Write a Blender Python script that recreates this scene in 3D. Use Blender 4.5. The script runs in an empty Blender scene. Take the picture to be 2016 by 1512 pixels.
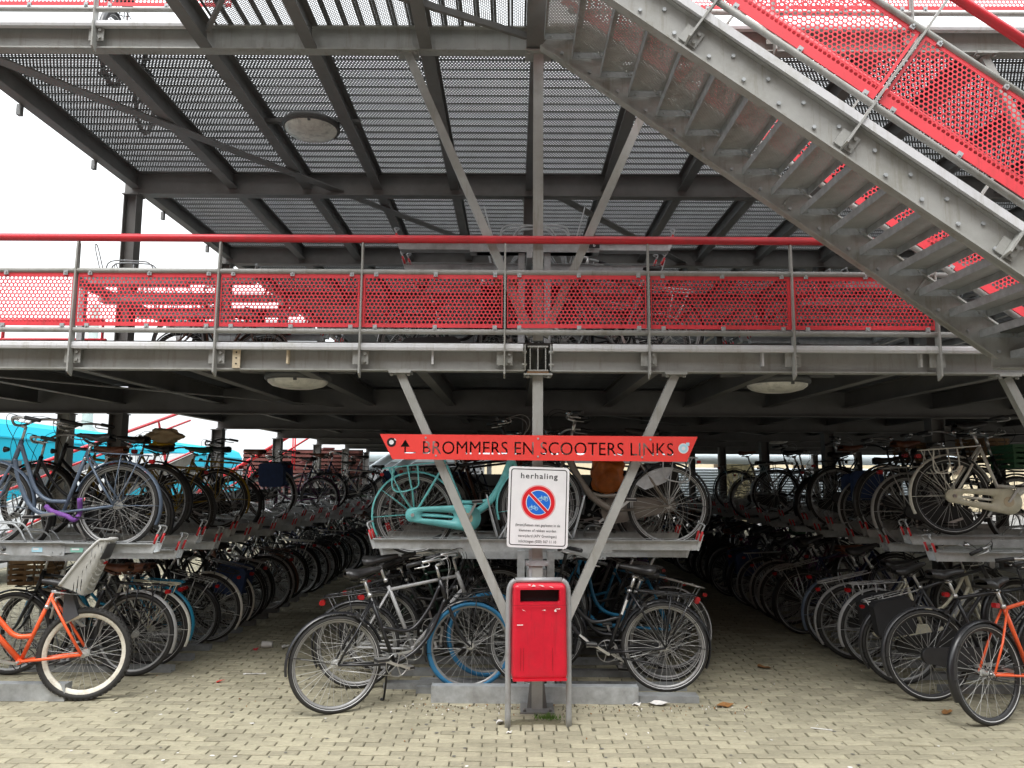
import bpy, bmesh, math, random
from mathutils import Vector, Matrix, Euler
R = math.radians
rnd = random.Random(7)
scene = bpy.context.scene
COL = scene.collection

# ------------------------------------------------------------------ camera
cam_d = bpy.data.cameras.new('camera')
cam = bpy.data.objects.new('camera', cam_d)
COL.objects.link(cam)
cam_d.sensor_fit = 'HORIZONTAL'
cam_d.sensor_width = 36.0
cam_d.lens = 36.0 * 1514.0 / 2016.0
cam_d.clip_start = 0.05
cam_d.clip_end = 2000
PITCH, YAW, ROLL = R(6.74), R(0.10), R(0.35)
fw = Vector((-math.sin(YAW) * math.cos(PITCH), math.cos(YAW) * math.cos(PITCH), math.sin(PITCH)))
rt = Vector((math.cos(YAW), math.sin(YAW), 0))
up = rt.cross(fw)
r2 = rt * math.cos(ROLL) + up * math.sin(ROLL)
u2 = up * math.cos(ROLL) - rt * math.sin(ROLL)
m = Matrix((r2, u2, -fw)).transposed().to_4x4()
m.translation = (-0.19, 0, 1.73)
cam.matrix_world = m
scene.camera = cam

# ------------------------------------------------------------------ world (bright overcast) and soft sun
world = bpy.data.worlds.new('World')
scene.world = world
world.use_nodes = True
wn = world.node_tree
wn.nodes.clear()
SUN_EL, SUN_AZ = R(62), R(195)
sky = wn.nodes.new('ShaderNodeTexSky')
sky.sky_type = 'NISHITA'
sky.sun_disc = False
sky.sun_elevation = SUN_EL
sky.sun_rotation = SUN_AZ
sky.air_density = 1.0
sky.dust_density = 6.0
hs = wn.nodes.new('ShaderNodeHueSaturation')
hs.inputs['Saturation'].default_value = 0.12
mixw = wn.nodes.new('ShaderNodeMix')
mixw.data_type = 'RGBA'
mixw.inputs['Factor'].default_value = 0.72
mixw.inputs['B'].default_value = (11.5, 11.9, 12.2, 1)      # even cloud layer over the sky texture
bg = wn.nodes.new('ShaderNodeBackground')
bg.inputs['Strength'].default_value = 0.13
wo = wn.nodes.new('ShaderNodeOutputWorld')
wn.links.new(sky.outputs[0], hs.inputs['Color'])
wn.links.new(hs.outputs[0], mixw.inputs['A'])
# standard overcast sky: luminance rises smoothly from horizon to zenith, (1 + 2 sin h) / 3
tcw = wn.nodes.new('ShaderNodeTexCoord')
sxw = wn.nodes.new('ShaderNodeSeparateXYZ')
wn.links.new(tcw.outputs['Generated'], sxw.inputs[0])
mrw = wn.nodes.new('ShaderNodeMapRange')
mrw.inputs['To Min'].default_value = 0.52
mrw.inputs['To Max'].default_value = 1.56
wn.links.new(sxw.outputs['Z'], mrw.inputs['Value'])
vmw = wn.nodes.new('ShaderNodeVectorMath')
vmw.operation = 'SCALE'
wn.links.new(mixw.outputs['Result'], vmw.inputs[0])
wn.links.new(mrw.outputs[0], vmw.inputs['Scale'])
wn.links.new(vmw.outputs[0], bg.inputs['Color'])
wn.links.new(bg.outputs[0], wo.inputs[0])
sun_d = bpy.data.lights.new('sun', 'SUN')
sun_d.energy = 0.9
sun_d.angle = R(25)
sun_d.color = (1.0, 0.97, 0.93)
sun = bpy.data.objects.new('sun', sun_d)
COL.objects.link(sun)
sdir = Vector((math.sin(SUN_AZ) * math.cos(SUN_EL), math.cos(SUN_AZ) * math.cos(SUN_EL), math.sin(SUN_EL)))
sun.rotation_euler = (-sdir).to_track_quat('-Z', 'Y').to_euler()
sun.location = sdir * 40
vs = scene.view_settings
vs.view_transform = 'Standard'
vs.look = 'None'
vs.exposure = 0.88
vs.gamma = 1.0
vs.use_curve_mapping = False
scene.cycles.transparent_max_bounces = 24
scene.cycles.max_bounces = 6
scene.cycles.use_denoising = True
scene.cycles.denoising_prefilter = 'NONE'

# ------------------------------------------------------------------ materials
MATS = {}

def nt_math(nt, op, a, b=None):
    n = nt.nodes.new('ShaderNodeMath')
    n.operation = op
    for i, v in enumerate((a, b)):
        if v is None:
            continue
        if isinstance(v, (int, float)):
            n.inputs[i].default_value = v
        else:
            nt.links.new(v, n.inputs[i])
    return n.outputs[0]

def mat(name, col, rough=0.5, metal=0.0, var=0.12, scale=6.0, bump=0.0, bscale=60.0, dirt=None, dirt_amt=0.0,
        dirt_scale=3.0, holes=None, coat=0.0, rand=0.0, spec=0.5, streak=None):
    if name in MATS:
        return MATS[name]
    M = bpy.data.materials.new(name)
    M.use_nodes = True
    nt = M.node_tree
    p = nt.nodes['Principled BSDF']
    p.inputs['Roughness'].default_value = rough
    p.inputs['Metallic'].default_value = metal
    p.inputs['Coat Weight'].default_value = coat
    p.inputs['Specular IOR Level'].default_value = spec
    tc = nt.nodes.new('ShaderNodeTexCoord')
    nz = nt.nodes.new('ShaderNodeTexNoise')
    nz.inputs['Scale'].default_value = scale
    nz.inputs['Detail'].default_value = 6
    nz.inputs['Roughness'].default_value = 0.65
    nt.links.new(tc.outputs['Object'], nz.inputs['Vector'])
    ramp = nt.nodes.new('ShaderNodeMapRange')
    ramp.inputs['From Min'].default_value = 0.3
    ramp.inputs['From Max'].default_value = 0.7
    ramp.inputs['To Min'].default_value = 1 - var
    ramp.inputs['To Max'].default_value = 1 + var
    nt.links.new(nz.outputs['Fac'], ramp.inputs['Value'])
    vm = nt.nodes.new('ShaderNodeVectorMath')
    vm.operation = 'SCALE'
    vm.inputs[0].default_value = col
    fac = ramp.outputs[0]
    if rand:
        geo = nt.nodes.new('ShaderNodeNewGeometry')
        oi = nt.nodes.new('ShaderNodeObjectInfo')
        s = nt_math(nt, 'ADD', geo.outputs['Random Per Island'], oi.outputs['Random'])
        s = nt_math(nt, 'FRACT', s)
        s = nt_math(nt, 'MULTIPLY', nt_math(nt, 'SUBTRACT', s, 0.5), 2 * rand)
        fac = nt_math(nt, 'ADD', fac, s)
    nt.links.new(fac, vm.inputs['Scale'])
    out = vm.outputs[0]
    if dirt is not None:
        n2 = nt.nodes.new('ShaderNodeTexNoise')
        n2.inputs['Scale'].default_value = dirt_scale
        n2.inputs['Detail'].default_value = 8
        n2.inputs['Roughness'].default_value = 0.7
        geo2 = nt.nodes.new('ShaderNodeNewGeometry')
        nt.links.new(geo2.outputs['Position'], n2.inputs['Vector'])
        mr = nt.nodes.new('ShaderNodeMapRange')
        mr.inputs['From Min'].default_value = 0.5
        mr.inputs['From Max'].default_value = 0.72
        mr.inputs['To Max'].default_value = dirt_amt
        nt.links.new(n2.outputs['Fac'], mr.inputs['Value'])
        mx = nt.nodes.new('ShaderNodeMix')
        mx.data_type = 'RGBA'
        nt.links.new(mr.outputs[0], mx.inputs['Factor'])
        nt.links.new(out, mx.inputs['A'])
        mx.inputs['B'].default_value = (*dirt, 1)
        out = mx.outputs['Result']
    if streak is not None:                      # rain runs: noise stretched along the vertical
        g3 = nt.nodes.new('ShaderNodeNewGeometry')
        mp = nt.nodes.new('ShaderNodeMapping')
        mp.inputs['Scale'].default_value = (9, 9, 0.8)
        nt.links.new(g3.outputs['Position'], mp.inputs['Vector'])
        n3 = nt.nodes.new('ShaderNodeTexNoise')
        n3.inputs['Scale'].default_value = 1.6
        n3.inputs['Detail'].default_value = 7
        n3.inputs['Roughness'].default_value = 0.72
        nt.links.new(mp.outputs[0], n3.inputs['Vector'])
        m3 = nt.nodes.new('ShaderNodeMapRange')
        m3.inputs['From Min'].default_value = 0.53
        m3.inputs['From Max'].default_value = 0.70
        m3.inputs['To Max'].default_value = streak[1]
        nt.links.new(n3.outputs['Fac'], m3.inputs['Value'])
        x3 = nt.nodes.new('ShaderNodeMix')
        x3.data_type = 'RGBA'
        nt.links.new(m3.outputs[0], x3.inputs['Factor'])
        nt.links.new(out, x3.inputs['A'])
        x3.inputs['B'].default_value = (*streak[0], 1)
        out = x3.outputs['Result']
    nt.links.new(out, p.inputs['Base Color'])
    rr = nt.nodes.new('ShaderNodeMapRange')
    rr.inputs['To Min'].default_value = max(0.02, rough - 0.1)
    rr.inputs['To Max'].default_value = min(1, rough + 0.12)
    nt.links.new(nz.outputs['Fac'], rr.inputs['Value'])
    nt.links.new(rr.outputs[0], p.inputs['Roughness'])
    if bump:
        nb = nt.nodes.new('ShaderNodeTexNoise')
        nb.inputs['Scale'].default_value = bscale
        nb.inputs['Detail'].default_value = 4
        nt.links.new(tc.outputs['Object'], nb.inputs['Vector'])
        bp = nt.nodes.new('ShaderNodeBump')
        bp.inputs['Strength'].default_value = bump
        bp.inputs['Distance'].default_value = 0.004
        nt.links.new(nb.outputs['Fac'], bp.inputs['Height'])
        nt.links.new(bp.outputs[0], p.inputs['Normal'])
    if holes:
        px, py, rad = holes          # staggered round perforation, pitch px by 2*py
        sx = nt.nodes.new('ShaderNodeSeparateXYZ')
        nt.links.new(tc.outputs['Object'], sx.inputs[0])
        def grid(ox, oy):
            u = nt_math(nt, 'SUBTRACT', nt_math(nt, 'FRACT', nt_math(nt, 'ADD', nt_math(nt, 'DIVIDE', sx.outputs[0], px), 100 + ox)), 0.5)
            v = nt_math(nt, 'SUBTRACT', nt_math(nt, 'FRACT', nt_math(nt, 'ADD', nt_math(nt, 'DIVIDE', sx.outputs[1], 2 * py), 100 + oy)), 0.5)
            u = nt_math(nt, 'MULTIPLY', u, px)
            v = nt_math(nt, 'MULTIPLY', v, 2 * py)
            d = nt_math(nt, 'ADD', nt_math(nt, 'MULTIPLY', u, u), nt_math(nt, 'MULTIPLY', v, v))
            return d
        d = nt_math(nt, 'MINIMUM', grid(0, 0), grid(0.5, 0.5))
        isin = nt_math(nt, 'LESS_THAN', d, rad * rad)
        tr = nt.nodes.new('ShaderNodeBsdfTransparent')
        ms = nt.nodes.new('ShaderNodeMixShader')
        nt.links.new(isin, ms.inputs[0])
        nt.links.new(p.outputs[0], ms.inputs[1])
        nt.links.new(tr.outputs[0], ms.inputs[2])
        nt.links.new(ms.outputs[0], nt.nodes['Material Output'].inputs['Surface'])
    MATS[name] = M
    return M

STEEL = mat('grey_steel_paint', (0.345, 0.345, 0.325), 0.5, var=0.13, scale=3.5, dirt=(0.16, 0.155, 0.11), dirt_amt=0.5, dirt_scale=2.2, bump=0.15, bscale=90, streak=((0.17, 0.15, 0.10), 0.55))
STEELD = mat('shaded_steel_paint', (0.175, 0.172, 0.165), 0.55, var=0.16, scale=2.5, dirt=(0.09, 0.08, 0.06), dirt_amt=0.5, dirt_scale=1.7)  # same steel paint as STEEL, darkened in colour for members in shade
STRIP = mat('pale_edge_strip', (0.60, 0.60, 0.61), 0.45, var=0.08, scale=4, dirt=(0.30, 0.30, 0.22), dirt_amt=0.5, dirt_scale=4, streak=((0.28, 0.26, 0.2), 0.5))
GALV = mat('galvanised_steel', (0.42, 0.44, 0.45), 0.5, metal=0.35, var=0.22, scale=14, dirt=(0.22, 0.21, 0.19), dirt_amt=0.5, dirt_scale=5)
GALVD = mat('weathered_galvanised_steel', (0.27, 0.28, 0.28), 0.6, metal=0.2, var=0.25, scale=9, dirt=(0.12, 0.11, 0.09), dirt_amt=0.6, dirt_scale=5)
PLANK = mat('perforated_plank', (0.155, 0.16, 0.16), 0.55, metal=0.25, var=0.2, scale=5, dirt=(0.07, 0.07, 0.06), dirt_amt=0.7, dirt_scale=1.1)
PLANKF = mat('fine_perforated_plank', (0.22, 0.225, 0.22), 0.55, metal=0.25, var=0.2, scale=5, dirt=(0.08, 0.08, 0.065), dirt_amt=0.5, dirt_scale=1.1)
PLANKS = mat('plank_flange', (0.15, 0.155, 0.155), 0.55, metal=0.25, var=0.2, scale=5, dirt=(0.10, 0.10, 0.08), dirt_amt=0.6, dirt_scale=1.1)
TREAD = mat('perforated_tread', (0.38, 0.38, 0.36), 0.5, metal=0.25, var=0.15, scale=7, dirt=(0.13, 0.12, 0.09), dirt_amt=0.5, dirt_scale=3)
RED = mat('red_panel_paint', (0.80, 0.062, 0.080), 0.42, var=0.1, scale=2.5, dirt=(0.50, 0.06, 0.06), dirt_amt=0.5, dirt_scale=4, streak=((0.46, 0.06, 0.06), 0.5))
REDRAIL = mat('red_handrail_paint', (0.66, 0.032, 0.045), 0.32, var=0.12, scale=5, dirt=(0.35, 0.06, 0.06), dirt_amt=0.5, dirt_scale=9)
REDSIGN = mat('red_sign_paint', (0.82, 0.058, 0.048), 0.42, var=0.07, scale=3, streak=((0.62, 0.07, 0.06), 0.35))
REDBIN = mat('red_bin_enamel', (0.56, 0.008, 0.026), 0.32, var=0.14, scale=5, dirt=(0.42, 0.02, 0.03), dirt_amt=0.6, dirt_scale=6, bump=0.5, bscale=7, streak=((0.26, 0.012, 0.02), 0.55))
WHITE = mat('white_sign_film', (0.78, 0.77, 0.78), 0.35, var=0.05, scale=9)
BLACKP = mat('black_print', (0.015, 0.015, 0.016), 0.4, var=0.05)
BLUEP = mat('blue_print', (0.01, 0.14, 0.62), 0.35, var=0.05)
SIGNRED = mat('red_print', (0.66, 0.012, 0.02), 0.35, var=0.05)
CYANP = mat('pale_blue_print', (0.42, 0.70, 0.82), 0.35, var=0.05)
PINKP = mat('pink_print', (0.80, 0.42, 0.42), 0.35, var=0.05)
DARK = mat('dark_cavity', (0.012, 0.011, 0.011), 0.8, var=0.2)
ALU = mat('alloy', (0.62, 0.62, 0.61), 0.3, metal=0.85, var=0.1, scale=20)
CHROME = mat('chrome', (0.75, 0.75, 0.75), 0.16, metal=1.0, var=0.06)
SPOKE = mat('spoke_steel', (0.55, 0.55, 0.53), 0.35, metal=0.5, var=0.1)
TYRE = mat('black_rubber', (0.028, 0.027, 0.026), 0.75, var=0.25, scale=20, dirt=(0.06, 0.055, 0.045), dirt_amt=0.35, dirt_scale=8)
REFL = mat('reflective_stripe', (0.55, 0.55, 0.54), 0.4, var=0.1)
RIMA = mat('brushed_rim', (0.30, 0.30, 0.295), 0.45, metal=0.6, var=0.15, scale=20)
RUBBER = mat('black_plastic', (0.022, 0.022, 0.023), 0.45, var=0.2, scale=15)
LEATHER = mat('saddle_black', (0.022, 0.021, 0.021), 0.36, var=0.2, scale=20, bump=0.1)
BROWNL = mat('saddle_brown', (0.16, 0.055, 0.025), 0.45, var=0.2, scale=14)
REDLENS = mat('red_lens', (0.34, 0.008, 0.010), 0.25, var=0.05)
LENSW = mat('clear_lens', (0.62, 0.62, 0.58), 0.15, var=0.05)
CABLE = mat('cable_black', (0.018, 0.018, 0.018), 0.5, var=0.1)
CABLEG = mat('cable_grey', (0.40, 0.40, 0.40), 0.4, var=0.1)
BRICK = mat('yellow_clinker', (0.315, 0.288, 0.203), 0.88, var=0.15, scale=24, rand=0.17, bump=0.5, bscale=120, dirt=(0.17, 0.158, 0.105), dirt_amt=0.75, dirt_scale=0.9)
JOINT = mat('joint_sand', (0.105, 0.097, 0.066), 0.95, var=0.3, scale=30, dirt=(0.05, 0.065, 0.02), dirt_amt=0.6, dirt_scale=2)
ASPH = mat('far_pavement', (0.16, 0.155, 0.145), 0.9, var=0.2, scale=1.5)
LAMPG = mat('lamp_diffuser', (0.80, 0.78, 0.70), 0.35, var=0.25, scale=5, dirt=(0.12, 0.11, 0.08), dirt_amt=0.6, dirt_scale=9)
LAMPB = mat('lamp_housing', (0.11, 0.11, 0.105), 0.5, var=0.2)
RUST = mat('rusty_steel', (0.17, 0.085, 0.035), 0.8, var=0.3, scale=20)
CREAM = mat('cream_paint', (0.62, 0.52, 0.36), 0.6, var=0.1)
MOSS = mat('moss', (0.10, 0.19, 0.03), 0.9, var=0.35, scale=30)

def paint(name, c, rough=0.3):
    return mat('paint_' + name, c, rough, var=0.08, scale=12, coat=0.12, dirt=tuple(0.5 * v + 0.02 for v in c), dirt_amt=0.35, dirt_scale=14)

PAINT = {
    'black': (0.014, 0.014, 0.016), 'charcoal': (0.04, 0.04, 0.043), 'dark blue': (0.012, 0.022, 0.075),
    'dark green': (0.012, 0.045, 0.026), 'grey': (0.16, 0.165, 0.17), 'silver': (0.42, 0.42, 0.42), 'white': (0.80, 0.79, 0.72),
    'burgundy': (0.10, 0.012, 0.022), 'red': (0.42, 0.022, 0.02), 'brown': (0.13, 0.055, 0.03), 'blue': (0.02, 0.19, 0.36),
    'sky blue': (0.02, 0.30, 0.50), 'turquoise': (0.22, 0.70, 0.70), 'yellow': (0.36, 0.24, 0.015), 'orange': (0.85, 0.115, 0.03),
    'blue grey': (0.125, 0.165, 0.23), 'purple': (0.10, 0.02, 0.085), 'taupe': (0.16, 0.135, 0.11), 'cream': (0.74, 0.70, 0.54)}

# ------------------------------------------------------------------ mesh helpers
class MB:
    def __init__(self):
        self.v, self.f, self.m, self.s = [], [], [], []
    def add(self, verts, faces, mi=0, smooth=False):
        b = len(self.v)
        self.v += [tuple(v) for v in verts]
        for f in faces:
            self.f.append(tuple(i + b for i in f))
            self.m.append(mi)
            self.s.append(smooth)
    def box(self, x0, x1, y0, y1, z0, z1, mi=0, M=None):
        vs = [Vector(p) for p in ((x0, y0, z0), (x1, y0, z0), (x1, y1, z0), (x0, y1, z0), (x0, y0, z1), (x1, y0, z1), (x1, y1, z1), (x0, y1, z1))]
        if M is not None:
            vs = [M @ v for v in vs]
        self.add(vs, [(0, 3, 2, 1), (4, 5, 6, 7), (0, 1, 5, 4), (1, 2, 6, 5), (2, 3, 7, 6), (3, 0, 4, 7)], mi)
    def bar(self, p0, p1, w, h, upv=(0, 0, 1), mi=0):
        """rectangular bar p0->p1; h along up, w across"""
        p0, p1 = Vector(p0), Vector(p1)
        t = (p1 - p0).normalized()
        u = Vector(upv)
        s = t.cross(u)
        if s.length < 1e-4:
            u = Vector((0, 1, 0)); s = t.cross(u)
        s.normalize(); u = s.cross(t)
        vs = []
        for p in (p0, p1):
            for a, b in ((-1, -1), (1, -1), (1, 1), (-1, 1)):
                vs.append(p + s * a * w / 2 + u * b * h / 2)
        self.add(vs, [(0, 1, 2, 3), (7, 6, 5, 4), (0, 4, 5, 1), (1, 5, 6, 2), (2, 6, 7, 3), (3, 7, 4, 0)], mi)
    def ibeam(self, p0, p1, h, w, tf=0.012, tw=0.008, upv=(0, 0, 1), mi=0):
        """I section with its centre line p0->p1"""
        p0, p1 = Vector(p0), Vector(p1)
        t = (p1 - p0).normalized()
        s = t.cross(Vector(upv)).normalized()
        u = s.cross(t)
        a, b, c = w / 2, h / 2, tw / 2
        prof = [(-a, -b), (a, -b), (a, -b + tf), (c, -b + tf), (c, b - tf), (a, b - tf), (a, b), (-a, b), (-a, b - tf), (-c, b - tf), (-c, -b + tf), (-a, -b + tf)]
        vs = [p + s * x + u * z for p in (p0, p1) for x, z in prof]
        n = 12
        fs = [(i, (i + 1) % n, n + (i + 1) % n, n + i) for i in range(n)]
        for o, rev in ((0, True), (n, False)):
            for q in ((0, 1, 2, 11), (11, 2, 3, 10), (10, 3, 4, 9), (9, 4, 5, 8), (8, 5, 6, 7)):
                q = [i + o for i in q]
                fs.append(tuple(reversed(q)) if rev else tuple(q))
        self.add(vs, fs, mi)
    def tube(self, pts, r, n=8, mi=0, closed=False, cap=True):
        pts = [Vector(p) for p in pts]
        k = len(pts)
        rs = r if isinstance(r, (list, tuple)) else [r] * k
        prev = None
        rings = []
        for i, p in enumerate(pts):
            if closed:
                t = pts[(i + 1) % k] - pts[i - 1]
            else:
                t = pts[min(i + 1, k - 1)] - pts[max(i - 1, 0)]
            t.normalize()
            if prev is None:
                ref = Vector((0, 0, 1)) if abs(t.z) < 0.9 else Vector((1, 0, 0))
                a = t.cross(ref).normalized()
            else:
                a = prev - t * prev.dot(t)
                a.normalize()
            prev = a
            b = t.cross(a)
            rings.append([p + (a * math.cos(2 * math.pi * j / n) + b * math.sin(2 * math.pi * j / n)) * rs[i] for j in range(n)])
        vs = [v for ring in rings for v in ring]
        fs = []
        for i in range(k if closed else k - 1):
            i2 = (i + 1) % k
            for j in range(n):
                j2 = (j + 1) % n
                fs.append((i * n + j, i * n + j2, i2 * n + j2, i2 * n + j))
        self.add(vs, fs, mi, True)
        if cap and not closed:
            b0 = len(self.v) - k * n
            self.f.append(tuple(b0 + j for j in reversed(range(n)))); self.m.append(mi); self.s.append(False)
            self.f.append(tuple(b0 + (k - 1) * n + j for j in range(n))); self.m.append(mi); self.s.append(False)
    def ring(self, c, R0, r, axis='y', n=40, k=8, mi=0, a0=0, a1=None):
        pts = []
        full = a1 is None
        tot = 2 * math.pi if full else a1 - a0
        cnt = n if full else n + 1
        for i in range(cnt):
            a = a0 + tot * i / n
            if axis == 'y':
                pts.append((c[0] + R0 * math.cos(a), c[1], c[2] + R0 * math.sin(a)))
            elif axis == 'z':
                pts.append((c[0] + R0 * math.cos(a), c[1] + R0 * math.sin(a), c[2]))
            else:
                pts.append((c[0], c[1] + R0 * math.cos(a), c[2] + R0 * math.sin(a)))
        self.tube(pts, r, k, mi, closed=full)
    def prism(self, poly, y0, y1, mi=0, M=None, smooth=False):
        """polygon in xz, extruded along y"""
        n = len(poly)
        vs = [Vector((x, y0, z)) for x, z in poly] + [Vector((x, y1, z)) for x, z in poly]
        if M is not None:
            vs = [M @ v for v in vs]
        self.add(vs, [tuple(range(n)), tuple(reversed(range(n, 2 * n)))], mi, False)
        b = len(self.v) - 2 * n
        for i in range(n):
            j = (i + 1) % n
            self.f.append((b + i, b + n + i, b + n + j, b + j)); self.m.append(mi); self.s.append(smooth)
    def cyl(self, p0, p1, r, n=12, mi=0):
        self.tube([p0, p1], r, n, mi)
    def lathe(self, prof, c=(0, 0, 0), n=28, mi=0, smooth=True):
        """prof [(r,z)] about z"""
        vs = []
        for r, z in prof:
            for j in range(n):
                a = 2 * math.pi * j / n
                vs.append((c[0] + r * math.cos(a), c[1] + r * math.sin(a), c[2] + z))
        fs = []
        for i in range(len(prof) - 1):
            for j in range(n):
                j2 = (j + 1) % n
                fs.append((i * n + j, i * n + j2, (i + 1) * n + j2, (i + 1) * n + j))
        self.add(vs, fs, mi, smooth)
    def disc(self, c, r, y=0, n=28, mi=0):
        """disc facing -Y"""
        vs = [(c[0] + r * math.cos(2 * math.pi * j / n), y, c[1] + r * math.sin(2 * math.pi * j / n)) for j in range(n)]
        self.add(vs, [tuple(range(n))], mi)
    def mesh(self, name, mats):
        me = bpy.data.meshes.new(name)
        me.from_pydata(self.v, [], self.f)
        for x in mats:
            me.materials.append(x)
        me.polygons.foreach_set('material_index', self.m)
        me.polygons.foreach_set('use_smooth', self.s)
        me.update()
        return me

def perf_sheet(b, x0, x1, y0, y1, z, px, py, r, mi=0):
    """flat sheet with staggered round holes, real openings"""
    rows = max(1, int(round((y1 - y0) / py)))
    py = (y1 - y0) / rows
    n = int((x1 - x0 - px / 2) / px)
    vs, fs = [], []
    for j in range(rows):
        xs = x0 + (px / 2 if j % 2 else 0.0)
        cy = y0 + (j + 0.5) * py
        for i in range(n):
            cx = xs + (i + 0.5) * px
            k = len(vs)
            for a, c in ((1, 0), (1, 1), (0, 1), (-1, 1), (-1, 0), (-1, -1), (0, -1), (1, -1)):
                vs.append((cx + a * px / 2, cy + c * py / 2, z))
            for q in range(8):
                t = math.pi / 4 * q
                vs.append((cx + r * math.cos(t), cy + r * math.sin(t), z))
            for q in range(8):
                q2 = (q + 1) % 8
                fs.append((k + q, k + q2, k + 8 + q2, k + 8 + q))
        for a, c in ((x0, xs), (xs + n * px, x1)):
            if c - a > 1e-4:
                k = len(vs)
                vs += [(a, cy - py / 2, z), (c, cy - py / 2, z), (c, cy + py / 2, z), (a, cy + py / 2, z)]
                fs.append((k, k + 1, k + 2, k + 3))
    b.add(vs, fs, mi)

def crv(pts, k=6):
    """Catmull-Rom through points"""
    P = [Vector(p) for p in pts]
    P = [P[0] * 2 - P[1]] + P + [P[-1] * 2 - P[-2]]
    out = []
    for i in range(1, len(P) - 2):
        for j in range(k):
            t = j / k
            a, b, c, d = P[i - 1], P[i], P[i + 1], P[i + 2]
            out.append(0.5 * ((2 * b) + (c - a) * t + (2 * a - 5 * b + 4 * c - d) * t * t + (3 * b - a - 3 * c + d) * t ** 3))
    out.append(P[-2])
    return out

def rrect(w, h, r, n=5):
    pts = []
    for cx, cz, a0 in ((w / 2 - r, h / 2 - r, 0), (-w / 2 + r, h / 2 - r, 90), (-w / 2 + r, -h / 2 + r, 180), (w / 2 - r, -h / 2 + r, 270)):
        for i in range(n + 1):
            a = R(a0 + 90 * i / n)
            pts.append((cx + r * math.cos(a), cz + r * math.sin(a)))
    return pts

def ob(name, me, parent=None, loc=(0, 0, 0), rot=(0, 0, 0), mats=None):
    o = bpy.data.objects.new(name, me)
    COL.objects.link(o)
    o.location = loc
    o.rotation_euler = rot
    if parent is not None:
        o.parent = parent
    if mats:
        for i, mm in enumerate(mats):
            if mm is not None:
                o.material_slots[i].link = 'OBJECT'
                o.material_slots[i].material = mm
    return o

def part(name, mb, mats, parent=None, loc=(0, 0, 0), rot=(0, 0, 0)):
    if not isinstance(mats, (list, tuple)):
        mats = [mats]
    return ob(name, mb.mesh(name, mats), parent, loc, rot)

def tag(o, label, cat, group=None, kind=None):
    o['label'] = label
    if cat:
        o['category'] = cat
    if group:
        o['group'] = group
    if kind:
        o['kind'] = kind
    return o

def thing(name, label, cat, loc=(0, 0, 0), rot=(0, 0, 0), group=None):
    o = ob(name, None, None, loc, rot)
    o.empty_display_size = 0.1
    return tag(o, label, cat, group)

def text(name, body, size, matl, parent, loc, rot=(R(90), 0, 0), ext=0.0006, align='CENTER', sx=1.0, offset=0.0, space=1.0):
    c = bpy.data.curves.new(name, 'FONT')
    c.body = body
    c.size = size
    c.extrude = ext
    c.align_x = align
    c.offset = offset
    c.space_character = space
    c.resolution_u = 3
    c.materials.append(matl)
    tmp = bpy.data.objects.new('tmp_text', c)
    COL.objects.link(tmp)
    me = bpy.data.meshes.new_from_object(tmp.evaluated_get(bpy.context.evaluated_depsgraph_get()))
    bpy.data.objects.remove(tmp)
    o = ob(name, me, parent, loc, rot)
    o.scale = (sx, 1, 1)
    return o

ORD = ('first second third fourth fifth sixth seventh eighth ninth tenth eleventh twelfth thirteenth fourteenth fifteenth sixteenth '
       'seventeenth eighteenth nineteenth twentieth').split() + ['twenty-' + s for s in 'first second third fourth fifth sixth seventh eighth ninth'.split()] + \
      ['thirtieth'] + ['thirty-' + s for s in 'first second third fourth fifth sixth seventh eighth ninth'.split()]

# ================================================================== SETTING: ground and paving
g = MB()
g.box(-400, 400, -60, 900, -0.4, -0.03)
ground = part('ground', g, ASPH)
ground['kind'] = 'structure'
g = MB()
g.box(-9.5, 14, 2.0, 26, -0.029, -0.012)
paving = part('pavement', g, JOINT)
paving['kind'] = 'structure'
PX, PY = 0.19, 0.08

def brick_verts(cx, cy, L, W, dz, rot=0.0, tx=0.0, ty=0.0):
    c, s = math.cos(rot), math.sin(rot)
    out = []
    for (iz, ins) in ((-0.02, 0.0), (-0.004, 0.0), (0.0, 0.004)):
        for sx, sy in ((-1, -1), (1, -1), (1, 1), (-1, 1)):
            x, y = sx * (L / 2 - ins), sy * (W / 2 - ins)
            out.append((cx + x * c - y * s, cy + x * s + y * c, iz + dz + tx * x + ty * y))
    return out
BF = [(8, 9, 10, 11)] + [(a + o, (a + 1) % 4 + o, (a + 1) % 4 + o + 4, a + o + 4) for o in (0, 4) for a in range(4)]
brick_meshes = []
for k in range(6):
    b = MB()
    b.add(brick_verts(0, 0, PX - 0.0065 - 0.002 * rnd.random(), PY - 0.0065 - 0.001 * rnd.random(), 0, 0, rnd.uniform(-.02, .02), rnd.uniform(-.03, .03)), BF)
    brick_meshes.append(b.mesh('brick', [BRICK]))
bulk = MB()
count = 0
row = 0
y = 4.48
SOLD = [(-0.335, 0.335, 5.50, 5.58)]          # soldier course by the litter bin
while y < 25.5:
    off = (row % 2) * PX / 2 + rnd.uniform(-.012, .012)
    half = 0.70 * y + 0.6
    x = -min(9.2, half) - 0.2 + off
    x = round((x - off) / PX) * PX + off
    while x < min(9.0, half):
        skip = abs(x) < 0.30 and 5.50 < y < 5.66
        if not skip:
            dz = rnd.gauss(0, 0.0013) - 0.0005
            ro = rnd.gauss(0, 0.010)
            if 4.72 < y < 5.5 and abs(x + 0.19) < 0.66 * y + 0.1 and count < 300:
                o = ob('brick', rnd.choice(brick_meshes), paving, (x, y, dz), (0, 0, ro))
                count += 1
            else:
                bulk.add(brick_verts(x + rnd.gauss(0, .002), y + rnd.gauss(0, .0015), PX - 0.0075, PY - 0.0075, dz, ro, rnd.gauss(0, .012), rnd.gauss(0, .015)), BF)
        x += PX
    y += PY
    row += 1
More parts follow.
